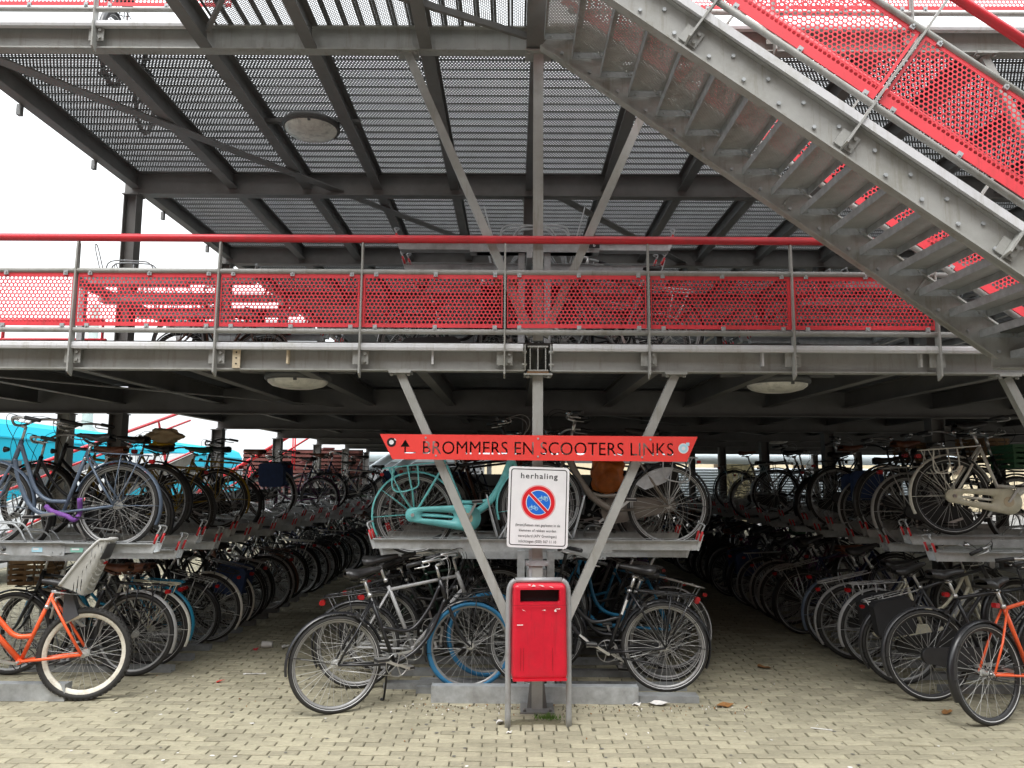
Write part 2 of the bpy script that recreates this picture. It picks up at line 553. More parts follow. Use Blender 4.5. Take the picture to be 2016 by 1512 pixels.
for k in range(9):                             # header bricks in front of the bin
    bulk.add(brick_verts(-0.33 + k * 0.082, 5.545, 0.072, 0.12, rnd.gauss(0, .002), rnd.gauss(0, .03)), BF)
bk = part('brick_field', bulk, BRICK, paving)
bk['kind'] = 'stuff'

# ================================================================== STEEL DECKS
YF = 5.92
BAYS = [YF + 0.05 + 3.1 * k for k in range(7)]       # 5.97, 9.07, 12.17, ...
YE = BAYS[-1]
Z1B, Z1T = 2.53, 2.73
Z2B, Z2T = 5.18, 5.39
JX = [-4.82, -3.63, -2.72, -1.86, -0.92, 0.0, 0.92, 1.86, 2.80, 3.74, 4.78, 5.72, 6.66, 7.6, 8.55, 9.5, 10.4, 11.4, 12.3, 13.3, 14.2]
XR = 14.4

def plank_mesh(L, w=0.162, name='plank', top=None, lip=0.0):
    b = MB()
    n = 1
    if top is PLANKF:
        perf_sheet(b, 0, L, 0.004, w - 0.004, 0.037, 0.021, 0.0165, 0.0060)
    elif top is None:
        for zz in (0.0355, 0.0380):               # upper and lower skin of the pressed plank
            perf_sheet(b, 0, L, 0.0, w, zz, 0.031, 0.027, 0.0074)
    else:
        b.box(0, L, 0.002, w - 0.002, 0.036, 0.040, 0)
    z0 = 0.0 if lip > 0.005 else 0.018
    b.box(0, L, 0.0, 0.003, z0, 0.0355, 1)
    b.box(0, L, w - 0.003, w, z0, 0.0355, 1)
    if lip > 0.005:
        b.box(0, L, 0.0045, lip, 0.0, 0.003, 1)
        b.box(0, L, w - lip, w - 0.0045, 0.0, 0.003, 1)
    return b.mesh(name, [top or PLANK, PLANKS])

def bolt(mb, p, r=0.014, d=(0, -1, 0), L=0.014, mi=0):
    p = Vector(p)
    mb.tube([p, p + Vector(d) * L], r, 6, mi)

def front_beam(parent, x0, x1, zb, zt):
    b = MB()
    b.ibeam((x0, YF + 0.05, (zb + zt) / 2), (x1, YF + 0.05, (zb + zt) / 2), zt - zb, 0.10)
    return part('beam', b, STEEL, parent)

def edge_strip(parent, x0, x1, z):
    b = MB()
    poly = [(-0.045, 0.0), (-0.05, 0.02), (-0.045, 0.045), (-0.03, 0.056), (0.0, 0.060), (0.0, 0.0)]
    M = Matrix(((0, 1, 0, 0), (1, 0, 0, YF - 0.002), (0, 0, 1, z), (0, 0, 0, 1)))
    b.prism(poly, x0, x1, 0, M)
    return part('edge_strip', b, STRIP, parent)

# ---- lower deck (first floor)
deck1 = thing('lower_deck', 'dark lower steel deck above the ground-floor bicycle racks', 'deck', (0, YF, Z1B))
def at1(o):
    o.location = Vector(o.location) - Vector((0, YF, Z1B)); return o
for x0, x1 in ((-9.0, -0.105), (0.105, XR)):
    at1(front_beam(deck1, x0, x1, Z1B, Z1T))
    at1(edge_strip(deck1, x0 + .01, x1 - .01, Z1T - 0.046))
b = MB()                                              # node over the centre post: joist end seen end-on, end plates, bolts
b.ibeam((0, YF - 0.01, (Z1B + Z1T) / 2), (0, YF + 0.045, (Z1B + Z1T) / 2), 0.2, 0.16, 0.012, 0.009)
for s in (-1, 1):
    b.box(s * 0.100 - 0.005, s * 0.100 + 0.005, YF - 0.012, YF + 0.10, Z1B + 0.004, Z1T + 0.01)
    b.box(s * 0.060 - 0.004, s * 0.060 + 0.004, YF - 0.004, YF + 0.04, Z1B + 0.014, Z1T - 0.014)
    for z in (Z1B + .05, Z1T - .05):
        for yy in (YF + 0.0,):
            b.tube([(s * 0.085, yy, z), (s * 0.125, yy, z)], 0.012, 6)
at1(part('beam_node', b, STEEL, deck1))
b = MB(); b.box(-0.085, 0.085, YF - 0.018, YF + 0.08, Z1B - 0.017, Z1B - 0.003)
at1(part('rusty_plate', b, RUST, deck1))
jm = {}
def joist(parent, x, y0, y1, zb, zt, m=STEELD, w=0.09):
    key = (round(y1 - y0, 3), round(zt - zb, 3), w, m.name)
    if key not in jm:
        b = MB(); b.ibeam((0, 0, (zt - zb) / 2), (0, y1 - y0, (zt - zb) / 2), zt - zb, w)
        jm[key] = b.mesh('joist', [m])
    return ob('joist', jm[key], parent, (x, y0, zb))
for x in JX:
    at1(joist(deck1, x, YF + 0.105, YE, Z1B + 0.004, Z1T - 0.004))
for x in (-5.8, -6.7, -7.6, -8.5):
    at1(joist(deck1, x, YF + 0.105, BAYS[1] - .05, Z1B + 0.004, Z1T - 0.004))
for i, yb in enumerate(BAYS[1:]):
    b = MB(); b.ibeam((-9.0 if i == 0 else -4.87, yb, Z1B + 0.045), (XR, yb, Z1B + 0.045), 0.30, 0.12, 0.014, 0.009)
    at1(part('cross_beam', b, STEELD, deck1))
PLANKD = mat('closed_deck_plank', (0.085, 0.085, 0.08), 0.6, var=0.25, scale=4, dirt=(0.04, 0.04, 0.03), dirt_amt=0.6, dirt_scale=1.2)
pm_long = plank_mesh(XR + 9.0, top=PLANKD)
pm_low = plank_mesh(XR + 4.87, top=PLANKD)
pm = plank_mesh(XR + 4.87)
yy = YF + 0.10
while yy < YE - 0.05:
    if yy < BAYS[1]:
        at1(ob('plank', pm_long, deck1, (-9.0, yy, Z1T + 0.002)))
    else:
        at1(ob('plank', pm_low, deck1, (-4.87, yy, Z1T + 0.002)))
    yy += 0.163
b = MB()
for k in range(4):
    b = MB(); b.bar((-4.6, BAYS[k] + .3, Z1B - 0.012), (-0.2, BAYS[k + 1] + 2.4, Z1B - 0.012), 0.07, 0.008)
    if k % 2 == 0:
        at1(part('diagonal_brace', b, STEELD, deck1))
b = MB(); b.bar((0.3, BAYS[1] + .2, Z1B - 0.014), (4.6, BAYS[2] + 2.6, Z1B - 0.014), 0.07, 0.008)
at1(part('diagonal_brace', b, STEELD, deck1))
for x in (-1.95, -0.82, 1.75, 2.98, 5.1):                 # little flat lugs welded on the beam web
    b = MB(); b.box(x - 0.008, x + 0.008, YF - 0.006, YF + 0.045, Z1B + 0.05, Z1T - 0.035)
    at1(part('beam_lug', b, CREAM if x < -1 else STRIP, deck1))
b = MB(); b.box(-2.375, -2.315, YF - 0.010, YF + 0.001, Z1B + 0.012, Z1T - 0.03)
for z in (Z1B + .045, Z1B + .09, Z1B + .135):
    b.tube([(-2.345, YF - 0.0115, z), (-2.345, YF - 0.0105, z)], 0.007, 8, 1)
at1(part('cream_plate', b, [CREAM, DARK], deck1))

# ---- upper deck (second floor) and the landing that juts out towards the street
deck2 = thing('upper_deck', 'upper steel deck of perforated planks with its landing jutting out over the street', 'deck', (0, YF, Z2B))
def at2(o):
    o.location = Vector(o.location) - Vector((0, YF, Z2B)); return o
at2(front_beam(deck2, -4.9, XR, Z2B, Z2T))
at2(edge_strip(deck2, -4.9, -2.78, Z2T - 0.046))
at2(edge_strip(deck2, 0.1, XR, Z2T - 0.046))
for x in JX:
    at2(joist(deck2, x, YF + 0.105, YE, Z2B + 0.004, Z2T - 0.004, w=0.11))
for i, yb in enumerate(BAYS[1:]):
    b2 = MB(); b2.ibeam((-4.96, yb, Z2B + 0.06), (XR, yb, Z2B + 0.06), 0.29, 0.14, 0.014, 0.010)
    at2(part('cross_beam', b2, STEELD, deck2))
yy = YF + 0.10
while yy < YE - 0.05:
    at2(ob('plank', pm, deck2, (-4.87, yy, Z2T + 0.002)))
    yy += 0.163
def brace2(p0, p1):
    b = MB(); b.bar((*p0, Z2B - 0.014), (*p1, Z2B - 0.014), 0.13, 0.014)
    at2(part('diagonal_brace', b, STEELD, deck2))
brace2((-4.75, 5.80), (-0.3, 11.85))
brace2((0.4, BAYS[1] + .2), (4.6, BAYS[2] + 2.8))
for yy in (6.9, 8.2, 9.9, 11.4, 13.2):
    b = MB(); b.box(-4.90, -4.86, yy, yy + 0.05, Z2B - 0.10, Z2B + 0.003)
    at2(part('hanging_lug', b, GALVD, deck2))
# landing
YL = 4.42
for x, w in ((-2.72, 0.10), (-1.86, 0.10), (-0.92, 0.10), (-0.02, 0.16)):
    b = MB(); b.ibeam((0, YL + .055, 0.105), (0, YF - 0.004, 0.105), 0.205, w)
    at2(ob('landing_joist', b.mesh('landing_joist', [STEELD]), deck2, (x, 0, Z2B)))
b = MB(); b.ibeam((-2.8, YL, Z2B + 0.105), (0.1, YL, Z2B + 0.105), 0.21, 0.10)
at2(part('landing_beam', b, STEEL, deck2))
b = MB(); b.bar((-2.65, YF - 0.15, Z2B + .07), (-1.95, YL + .3, Z2B + .07), 0.03, 0.05); b.bar((-1.8, YL + .5, Z2B + .07), (-0.1, YF - .08, Z2B + .07), 0.03, 0.05)
at2(part('landing_brace', b, STEELD, deck2))
lp = plank_mesh(YF - YL + 0.075, 0.133, 'landing_plank', PLANKF, 0.022)
x = -2.66
while x < 0.0:
    o = at2(ob('landing_plank', lp, deck2, (x + 0.133, YL + 0.01, Z2T + 0.002), (0, 0, R(90))))
    x += 0.135

# ---- posts and V braces
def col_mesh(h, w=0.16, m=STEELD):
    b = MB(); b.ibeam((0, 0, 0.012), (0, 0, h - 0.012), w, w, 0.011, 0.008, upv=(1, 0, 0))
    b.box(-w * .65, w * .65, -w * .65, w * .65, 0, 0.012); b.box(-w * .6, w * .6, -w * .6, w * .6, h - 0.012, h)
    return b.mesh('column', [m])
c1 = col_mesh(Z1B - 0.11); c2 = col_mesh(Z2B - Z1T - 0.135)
frame = thing('steel_frame', 'grey steel posts and V braces carrying both parking decks', 'frame', (0, YF, 0))
for yb in BAYS[1:]:
    for xx in (-4.85, 0.0, 4.78, 9.4):
        ob('column', c1, frame, (xx, yb - YF, 0))
        ob('column', c2, frame, (xx, yb - YF, Z1T + 0.05))
ob('column', col_mesh(Z1B - 0.11, 0.14, STEEL), frame, (-5.47, BAYS[1] - YF, 0))
def front_post(xx):
    for z0, z1, nm in ((0.012, Z1B - 0.035, 'post'), (Z1T + 0.045, Z2B - 0.03, 'post')):
        b = MB(); b.bar((xx, 0.045, z0), (xx, 0.045, z1), 0.08, 0.08, upv=(0, 1, 0))
        pst = part(nm, b, STEEL, frame)
        b = MB(); b.box(xx - 0.11, xx + 0.11, -0.045, 0.135, z1 + .001, z1 + 0.015)
        for s in (-1, 1):
            bolt(b, (xx + s * .08, -0.02, z1), d=(0, 0, -1), L=0.02)
        part('cap_plate', b, STEEL, pst)
        if z0 < 1:
            b = MB(); b.box(xx - 0.125, xx + 0.125, -0.08, 0.17, 0.0, 0.012)
            for s in (-1, 1):
                b.prism([(xx + s * 0.041, 0.0125), (xx + s * 0.075, 0.0125), (xx + s * 0.041, 0.30)], 0.035, 0.055)
                bolt(b, (xx + s * .095, -0.05, 0.012), d=(0, 0, 1), L=0.025)
            part('base_plate', b, STEELD, pst)
    for zlo, zhi in ((0.28, Z1B - 0.022), (Z1T + 0.08, Z2B - 0.022)):
        for s in (-1, 1):
            b = MB()
            p0, p1 = Vector((xx + s * 0.05, 0.045, zlo)), Vector((xx + s * 1.07, 0.045, zhi))
            b.bar(p0, p1, 0.065, 0.065, upv=(0, 1, 0))
            br = part('v_brace', b, STEEL, frame)
            b = MB(); b.box(xx + s * 1.07 - 0.085, xx + s * 1.07 + 0.085, -0.03, 0.12, zhi + 0.001, zhi + 0.02)
            for t in (-1, 1):
                bolt(b, (xx + s * 1.07 + t * .065, 0.0, zhi), d=(0, 0, -1), L=0.018)
            part('brace_plate', b, STEEL, br)
front_post(0.0)
front_post(4.72)

# ================================================================== RAILINGS
PANELS = {}
def panel_mesh(L, H, p=0.0322, hr=0.0126, bx=0.015, bz=0.026):
    key = (round(L, 3), round(H, 3))
    if key in PANELS:
        return PANELS[key]
    b = MB()
    rp = p * 0.866
    nx = int((L - 2 * bx + 0.01) / p)
    nz = int((H - 2 * bz + 0.01 - (0.035 if H > 0.5 else 0)) / rp)
    x0 = (L - nx * p) / 2 + p / 4
    z0 = (H - (nz - 1) * rp) / 2 + (0.018 if H > 0.5 else 0)
    t = 0.0015
    for j in range(nz):
        for i in range(nx):
            cx, cz = x0 + i * p + (p / 2 if j % 2 else 0), z0 + j * rp
            co, ci = [], []
            for q in range(12):
                a = math.pi / 6 * q + math.pi / 6
                Ro = p / 2 / math.cos(math.pi / 6) if q % 2 == 0 else p / 2
                co.append((cx + Ro * math.cos(a), cz + Ro * math.sin(a)))
                ci.append((cx + hr * math.cos(a), cz + hr * math.sin(a)))
            vs = [(x, -t, z) for x, z in co] + [(x, -t, z) for x, z in ci] + [(x, t, z) for x, z in ci] + [(x, t, z) for x, z in co]
            fs = []
            for q in range(12):
                q2 = (q + 1) % 12
                fs += [(q, q2, 12 + q2, 12 + q), (12 + q, 12 + q2, 24 + q2, 24 + q), (24 + q, 24 + q2, 36 + q2, 36 + q)]
            b.add(vs, fs)
    zb0, zb1 = z0 - rp * 0.42, z0 + (nz - 1) * rp + rp * 0.42
    xb0, xb1 = x0 - p * 0.30, x0 + (nx - 1) * p + p / 2 + p * 0.30
    T = 0.0028
    b.box(0, L, -T, T, 0, zb0); b.box(0, L, -T, T, zb1, H)
    b.box(0, xb0, -T, T, zb0, zb1); b.box(xb1, L, -T, T, zb0, zb1)
    me = b.mesh('perforated_panel', [RED])
    PANELS[key] = me
    return me

CLIP = MB(); CLIP.box(-0.016, 0.016, -0.012, 0.0, -0.022, 0.016); CLIP.tube([(0, -0.012, 0), (0, -0.02, 0)], 0.008, 6)
CLIPM = CLIP.mesh('clip', [GALV])
BALM = {}
def railing(name, label, loc, rot, length, first, pitch=1.12, h_low=0.30, h_pan=0.42, h_top=1.04, red_posts=False, panels=True, plates=True, below=0.03, group=None, skip_last=False, hand0=0.0, hand1=0.0, mirror=1):
    root = thing(name, label, 'railing', loc, rot, group)
    b = MB(); b.tube([(-hand0, -0.035, h_top), (length + hand1, -0.035, h_top)], 0.031, 14)
    part('handrail', b, REDRAIL, root)
    pm_ = STEEL if not red_posts else REDRAIL
    zl, zp0 = h_low, h_low + 0.033
    zp1 = zp0 + h_pan
    zt = zp1 + 0.02
    for z in (zl, zt):
        b = MB(); b.tube([(-0.05, -0.035, z), (length + 0.05, -0.035, z)], 0.021, 10)
        part('rail', b, pm_, root)
    key = (h_top, below, red_posts)
    if key not in BALM:
        b = MB()
        poly = [(-0.072, -below), (-0.010, -below - 0.03), (-0.003, 0.0), (-0.003, 0.2), (-0.012, h_top - 0.05), (-0.035, h_top - 0.012), (-0.055, h_top - 0.05), (-0.072, 0.2)]
        M = Matrix(((0, 1, 0, 0), (1, 0, 0, 0), (0, 0, 1, 0), (0, 0, 0, 1)))
        b.prism(poly, -0.0065, 0.0065, 0, M)
        b2 = MB(); b2.box(0.008, 0.062, -0.012, -0.002, 0.045, 0.155)
        for z in (.07, .13):
            b2.tube([(0.035, -0.012, z), (0.035, -0.028, z)], 0.013, 6)
        b2.box(-0.06, -0.008, -0.012, -0.002, 0.045, 0.155)
        BALM[key] = (b.mesh('baluster', [pm_]), b2.mesh('bolted_plate', [STEEL]))
    xs = []
    x = first
    while x <= length + 0.01:
        xs.append(x); x += pitch
    for x in xs:
        bo = ob('baluster', BALM[key][0], root, (x, 0, 0))
        if plates:
            ob('bolted_plate', BALM[key][1], bo)
    if panels:
        edges = xs
        if first > 0.3:
            edges = [first - pitch] + edges
        if length - xs[-1] > 0.4 and not skip_last:
            edges = edges + [xs[-1] + pitch]
        me = panel_mesh(pitch - 0.035, h_pan)
        for a in edges[:-1]:
            if a < -0.6 or a > length - 0.3:
                continue
            pn = ob('perforated_panel', me, root, (a + 0.0175, -0.035 + rnd.uniform(-.003, .003), zp0), (R(rnd.uniform(-.5, .5)), R(rnd.uniform(-.15, .15)), R(rnd.uniform(-.35, .35))))
            for fx in (0.085, 0.5, 0.915):
                ob('clip', CLIPM, pn, (fx * pitch, -0.004, h_pan + 0.004))
                ob('clip', CLIPM, pn, (fx * pitch, -0.004, -0.004), (0, R(180), 0))
    return root

GR = railing('guard_railing', 'long red and grey guard railing along the front of the lower deck', (-3.62 - 1.12 * 4, YF, Z1B), (0, 0, 0), 1.12 * 10 + 0.1, 0, hand0=0.4)
for k in (6, 9):                                    # solid red strips where two sheets meet
    b = MB(); b.box(1.12 * (k - 0) - 0.034, 1.12 * (k - 0) + 0.034, -0.0315, -0.0290, 0.335, 0.751)
    part('red_divider', b, RED, GR)
railing('guard_railing', 'red guard railing on the upper deck edge at the top left, beside the landing', (-3.62 - 1.12, YF, Z2B + .01), (0, 0, 0), 1.9, 0, skip_last=False)
railing('guard_railing', 'red guard railing on the upper deck edge seen behind the staircase', (0.30, YF, Z2B + .01), (0, 0, 0), 8.9, 0.5)
railing('guard_railing', 'all-red railing at the back of the walkway left of the lower deck', (-8.9, BAYS[1] + .1, Z1B + .01), (0, 0, 0), 3.75, 0.15, pitch=1.2, red_posts=True, h_top=1.0, plates=False)

# ================================================================== STAIRCASE
SL = math.atan(0.72)
stair = thing('staircase', 'grey steel open-riser staircase climbing to the upper deck with red perforated sides', 'staircase', (0, 5.0, Z1B))
ST0 = Vector((0, 0, 0))
tdir = Vector((math.cos(SL), 0, -math.sin(SL)))
ndir = Vector((math.sin(SL), 0, math.cos(SL)))
def sp(s, n, y):                                   # along the slope s, perpendicular n above stringer lower edge (world)
    base = Vector((-0.02, 0, 4.945))
    p = base + tdir * s + ndir * n
    return Vector((p.x, y - 5.0, p.z - Z1B))
LEN = 4.06
def stringer(y, side):
    b = MB()
    h = 0.205
    n = 0.006
    # web
    b.bar(sp(0.02, h / 2, y), sp(LEN, h / 2, y), 0.010, h, upv=ndir)
    # flanges face the outside of the stair
    b.bar(sp(0.02, 0.006, y - side * 0.0), sp(LEN, 0.006, y), 0.075, 0.012, upv=ndir)
    b.bar(sp(0.02, h + 0.0065, y), sp(LEN, h + 0.0065, y), 0.075, 0.012, upv=ndir)
    # level foot
    e = sp(LEN, 0, y)
    b.box(e.x - 0.03, e.x + 1.2, y - 5.0 - 0.004, y - 5.0 + 0.004, -0.012, 0.208)
    b.box(e.x + 0.0, e.x + 1.2, y - 5.0 - 0.037, y - 5.0 + 0.037, -0.025, -0.0125)
    o = part('stringer', b, STEEL, stair)
    b = MB()
    for k in range(16):
        for q in (0.06, 0.15):
            s = 0.20 + k * 0.2575 + (0.10 if q > 0.1 else -0.02)
            p = sp(s, q, y) + Vector((0, side * 0.005, 0))
            bolt(b, p, r=0.0125, d=(0, side, 0), L=0.014)
    part('bolt', b, GALV, o)['kind'] = 'stuff'
    return o
YN, YFAR = 4.46, 5.47
stringer(YN, -1)
stringer(YFAR, -1)
b = MB()
b.bar(sp(0.05, 0.237, YN - 0.055), sp(LEN, 0.237, YN - 0.055), 0.026, 0.050, upv=ndir)
part('edge_strip', b, STRIP, stair)
b = MB(); b.bar(sp(0.05, 0.2265, YN - 0.030), sp(LEN, 0.2265, YN - 0.030), 0.022, 0.012, upv=ndir)
part('strip_ledge', b, STEELD, stair)
tb = MB()
tw, tl = YFAR - YN - 0.05, 0.265
for zz in (0.0465, 0.0485):
    perf_sheet(tb, 0.0, tl, 0.003, tw - 0.003, zz, 0.0215, 0.0185, 0.0040)
tb.box(-0.004, 0.0, 0, tw, -0.004, 0.05, 1); tb.box(tl, tl + .004, 0, tw, -0.004, 0.05, 1)
tb.box(0.001, tl - .001, 0.0, 0.003, -0.002, 0.0495, 1); tb.box(0.001, tl - .001, tw - 0.003, tw, -0.002, 0.0495, 1)
for xx in (.05, tl - .05):
    tb.tube([(xx, tw - 0.003, 0.02), (xx, tw - 0.014, 0.02)], 0.009, 6, 1)
treadm = tb.mesh('tread', [TREAD, GALV])
for k in range(17):
    X, Zz = 0.03 + 0.2085 * k, 4.985 - 0.1502 * k
    ob('tread', treadm, stair, (X, YN + 0.02 - 5.0, Zz - Z1B))
def stair_rail(y, label):
    p = sp(0.25, 0, y)
    return railing('stair_railing', label, (p.x, y, p.z + Z1B), (0, SL, 0), LEN - 0.2, 0.80, pitch=1.14, h_low=0.365, h_pan=0.53, h_top=1.25, below=-0.06)
stair_rail(YN - 0.01, 'near sloping railing of the staircase with tall red perforated panels')
stair_rail(YFAR + 0.055, 'far sloping railing of the staircase seen between the treads')
b = MB(); b.box(3.30, 4.6, -0.5, 0.45, 0.23, 0.27)
part('foot_landing', b, PLANKS, stair)

# ================================================================== BICYCLES
WR = 0.345
BM = {}
def cached(key, fn, mats):
    if key not in BM:
        b = MB()
        fn(b)
        BM[key] = b.mesh(key[0] if isinstance(key, tuple) else key, mats)
    return BM[key]

def f_spokes(b):
    b.tube([(0, -0.052, 0), (0, 0.052, 0)], 0.012, 8)
    for s in (-1, 1):
        b.tube([(0, s * 0.026, 0), (0, s * 0.032, 0)], 0.028, 12)
        b.tube([(0, s * 0.052, 0), (0, s * 0.066, 0)], 0.009, 6)
    n = 32
    for i in range(n):
        s = 1 if i % 2 else -1
        a = 2 * math.pi * i / n
        a2 = a + (0.62 if (i // 2) % 2 else -0.62)
        b.tube([(0.025 * math.cos(a2), s * 0.029, 0.025 * math.sin(a2)), (0.302 * math.cos(a), s * 0.004, 0.302 * math.sin(a))], 0.0016, 3, cap=False)
def f_tyre(b):
    b.ring((0, 0, 0), 0.3255, 0.0205, n=44, k=8)
    for s in (-1, 1):          # reflective side stripe
        n = 44
        vs = []
        for rr in (0.3145, 0.3185):
            for i in range(n):
                a = 2 * math.pi * i / n
                vs.append((rr * math.cos(a), s * (0.0187 if rr < .317 else 0.0213), rr * math.sin(a)))
        b.add(vs, [(i, (i + 1) % n, n + (i + 1) % n, n + i) for i in range(n)], 1, True)
def f_knobby(b):
    b.ring((0, 0, 0), 0.320, 0.025, n=44, k=8)
    n = 54
    for i in range(n):
        a = 2 * math.pi * i / n
        for sy in (-0.017, 0.0, 0.017):
            rr = 0.3440 if sy == 0 else 0.3375
            a_ = a + (math.pi / n if sy == 0 else 0)
            M = Matrix.Rotation(-a_, 4, 'Y') @ Matrix.Translation((rr, sy, 0))
            b.box(-0.005, 0.004, -0.006, 0.006, -0.009, 0.009, 0, M)
def f_rim(b):
    n = 44
    prof = [(0.312, -0.011), (0.296, -0.010), (0.292, 0.0), (0.296, 0.010), (0.312, 0.011)]
    vs = []
    for r_, y_ in prof:
        for i in range(n):
            a = 2 * math.pi * i / n
            vs.append((r_ * math.cos(a), y_, r_ * math.sin(a)))
    b.add(vs, [(k * n + i, k * n + (i + 1) % n, (k + 1) * n + (i + 1) % n, (k + 1) * n + i) for k in range(4) for i in range(n)], 0, True)
def f_widerim(b):
    n = 44
    prof = [(0.312, -0.015), (0.272, -0.013), (0.268, 0.0), (0.272, 0.013), (0.312, 0.015)]
    vs = []
    for r_, y_ in prof:
        for i in range(n):
            a = 2 * math.pi * i / n
            vs.append((r_ * math.cos(a), y_, r_ * math.sin(a)))
    b.add(vs, [(k * n + i, k * n + (i + 1) % n, (k + 1) * n + (i + 1) % n, (k + 1) * n + i) for k in range(4) for i in range(n)], 0, True)

WB = 1.07
HB, HT = Vector((0.895, 0, 0.70)), Vector((0.842, 0, 0.875))
BBP = Vector((0.45, 0, 0.285))
STT = Vector((0.275, 0, 0.80))
def stays(b, r=0.0085):
    for s in (-1, 1):
        b.tube([(0.283, s * 0.022, 0.765), (0.14, s * 0.055, 0.55), (0.0, s * 0.062, WR)], r, 6)
        b.tube([(0.43, s * 0.035, 0.29), (0.30, s * 0.05, 0.305), (0.0, s * 0.062, WR)], r + 0.001, 6)
    b.tube([(BBP.x, -0.036, BBP.z), (BBP.x, 0.036, BBP.z)], 0.021, 10)
    b.tube([BBP, STT], 0.0155, 8)
    b.tube([HB + Vector((0.008, 0, -0.025)), HT], 0.019, 10)
def f_frame_step(b):
    stays(b)
    b.tube(crv([HB + Vector((-.01, 0, .03)), (0.76, 0, 0.50), (0.62, 0, 0.36), BBP]), 0.0165, 8)
    b.tube(crv([HT + Vector((.004, 0, -.04)), (0.74, 0, 0.66), (0.58, 0, 0.52), (0.355, 0, 0.56)]), 0.0145, 8)
def f_frame_diamond(b):
    stays(b)
    b.tube([HB + Vector((-.01, 0, .03)), BBP], 0.0165, 8)
    b.tube([HT + Vector((.004, 0, -.035)), (0.285, 0, 0.77)], 0.0145, 8)
def f_frame_u(b):
    stays(b, 0.010)
    b.tube(crv([HB + Vector((-.004, 0, .03)), (0.845, 0, 0.56), (0.745, 0, 0.36), (0.62, 0, 0.275), BBP + Vector((0.0, 0, 0.0))]), 0.019, 10)
    b.tube(crv([HT + Vector((.004, 0, -.03)), (0.775, 0, 0.66), (0.69, 0, 0.47), (0.58, 0, 0.385), (0.42, 0, 0.375)]), 0.0165, 10)
def f_frame_thick(b):
    stays(b, 0.011)
    b.tube(crv([HB + Vector((-.02, 0, .09)), (0.775, 0, 0.58), (0.66, 0, 0.42), (0.55, 0, 0.335), BBP]), [0.031] * 24 + [0.028], 12)
    b.tube(crv([(0.655, 0, 0.43), (0.56, 0, 0.41), (0.40, 0, 0.42)]), 0.018, 8)
def f_frame_low(b):                                # orange sloping frame
    stays(b, 0.011)
    b.tube([HB + Vector((-.01, 0, .02)), BBP], 0.021, 10)
    b.tube(crv([HT + Vector((.004, 0, -.05)), (0.60, 0, 0.55), (0.50, 0, 0.47), (0.385, 0, 0.47)]), 0.019, 10)
FR = {'step': f_frame_step, 'diamond': f_frame_diamond, 'u': f_frame_u, 'thick': f_frame_thick, 'low': f_frame_low}
def f_fork(b):
    b.tube([HB + Vector((0.008, 0, -0.02)), HB + Vector((0.014, 0, -0.04))], 0.022, 8)
    for s in (-1, 1):
        b.tube(crv([HB + Vector((0.010, s * 0.028, -0.035)), (0.945, s * 0.046, 0.56), (1.005, s * 0.05, 0.42), (WB, s * 0.052, WR)]), [0.013] * 13 + [0.010] * 6, 6)
def bar_swept(b):
    b.tube([HT, (0.815, 0, 0.99)], 0.0115, 8)
    b.tube([(0.815, 0, 0.985), (0.862, 0, 1.0)], 0.0125, 8)
    b.tube(crv([(0.60, -0.285, 1.04), (0.73, -0.275, 1.06), (0.82, -0.20, 1.055), (0.865, -0.09, 1.01), (0.868, 0, 1.0), (0.865, 0.09, 1.01), (0.82, 0.20, 1.055), (0.73, 0.275, 1.06), (0.60, 0.285, 1.04)]), 0.0112, 8)
def bar_flat(b):
    b.tube([HT, (0.818, 0, 0.975)], 0.0115, 8)
    b.tube([(0.818, 0, 0.965), (0.80, 0, 1.05)], 0.015, 8)
    b.tube([(0.80, 0, 1.05), (0.865, 0, 1.075)], 0.0135, 8)
    b.tube(crv([(0.735, -0.30, 1.10), (0.81, -0.18, 1.105), (0.862, -0.06, 1.08), (0.866, 0, 1.078), (0.862, 0.06, 1.08), (0.81, 0.18, 1.105), (0.735, 0.30, 1.10)]), 0.0112, 8)
GRIPS = {'swept': [((0.56, s * 0.287, 1.033), (0.68, s * 0.283, 1.056)) for s in (-1, 1)], 'flat': [((0.715, s * 0.32, 1.098), (0.795, s * 0.215, 1.106)) for s in (-1, 1)]}
def f_cable(kind):
    def fn(b):
        for s, e in ((-1, 0.05), (1, -0.03)):
            x, y_, z = GRIPS[kind][0 if s < 0 else 1][1]
            b.tube(crv([(x + .01, y_, z), (x + 0.17, y_ * 0.72, z + 0.03), (x + 0.24, y_ * 0.3, z - 0.06), (0.90, e, 0.84), (0.90, e * 0.6, 0.72)], 5), 0.0026, 4, cap=False)
    return fn
def f_lever(kind, side):
    def fn(b):
        for s in (side,):
            x, y_, z = GRIPS[kind][s][1]
            b.tube(crv([(x + 0.045, y_ * 0.97, z), (x + 0.05, y_ * 1.0, z - 0.03), (x - 0.06, y_ * 1.02, z - 0.045)], 3), 0.0055, 5)
    return fn
def f_bell(b):
    b.lathe([(0.0, 0.034), (0.014, 0.031), (0.024, 0.020), (0.027, 0.006), (0.024, 0.0), (0.0, 0.0)], (0, 0, 0), 12)
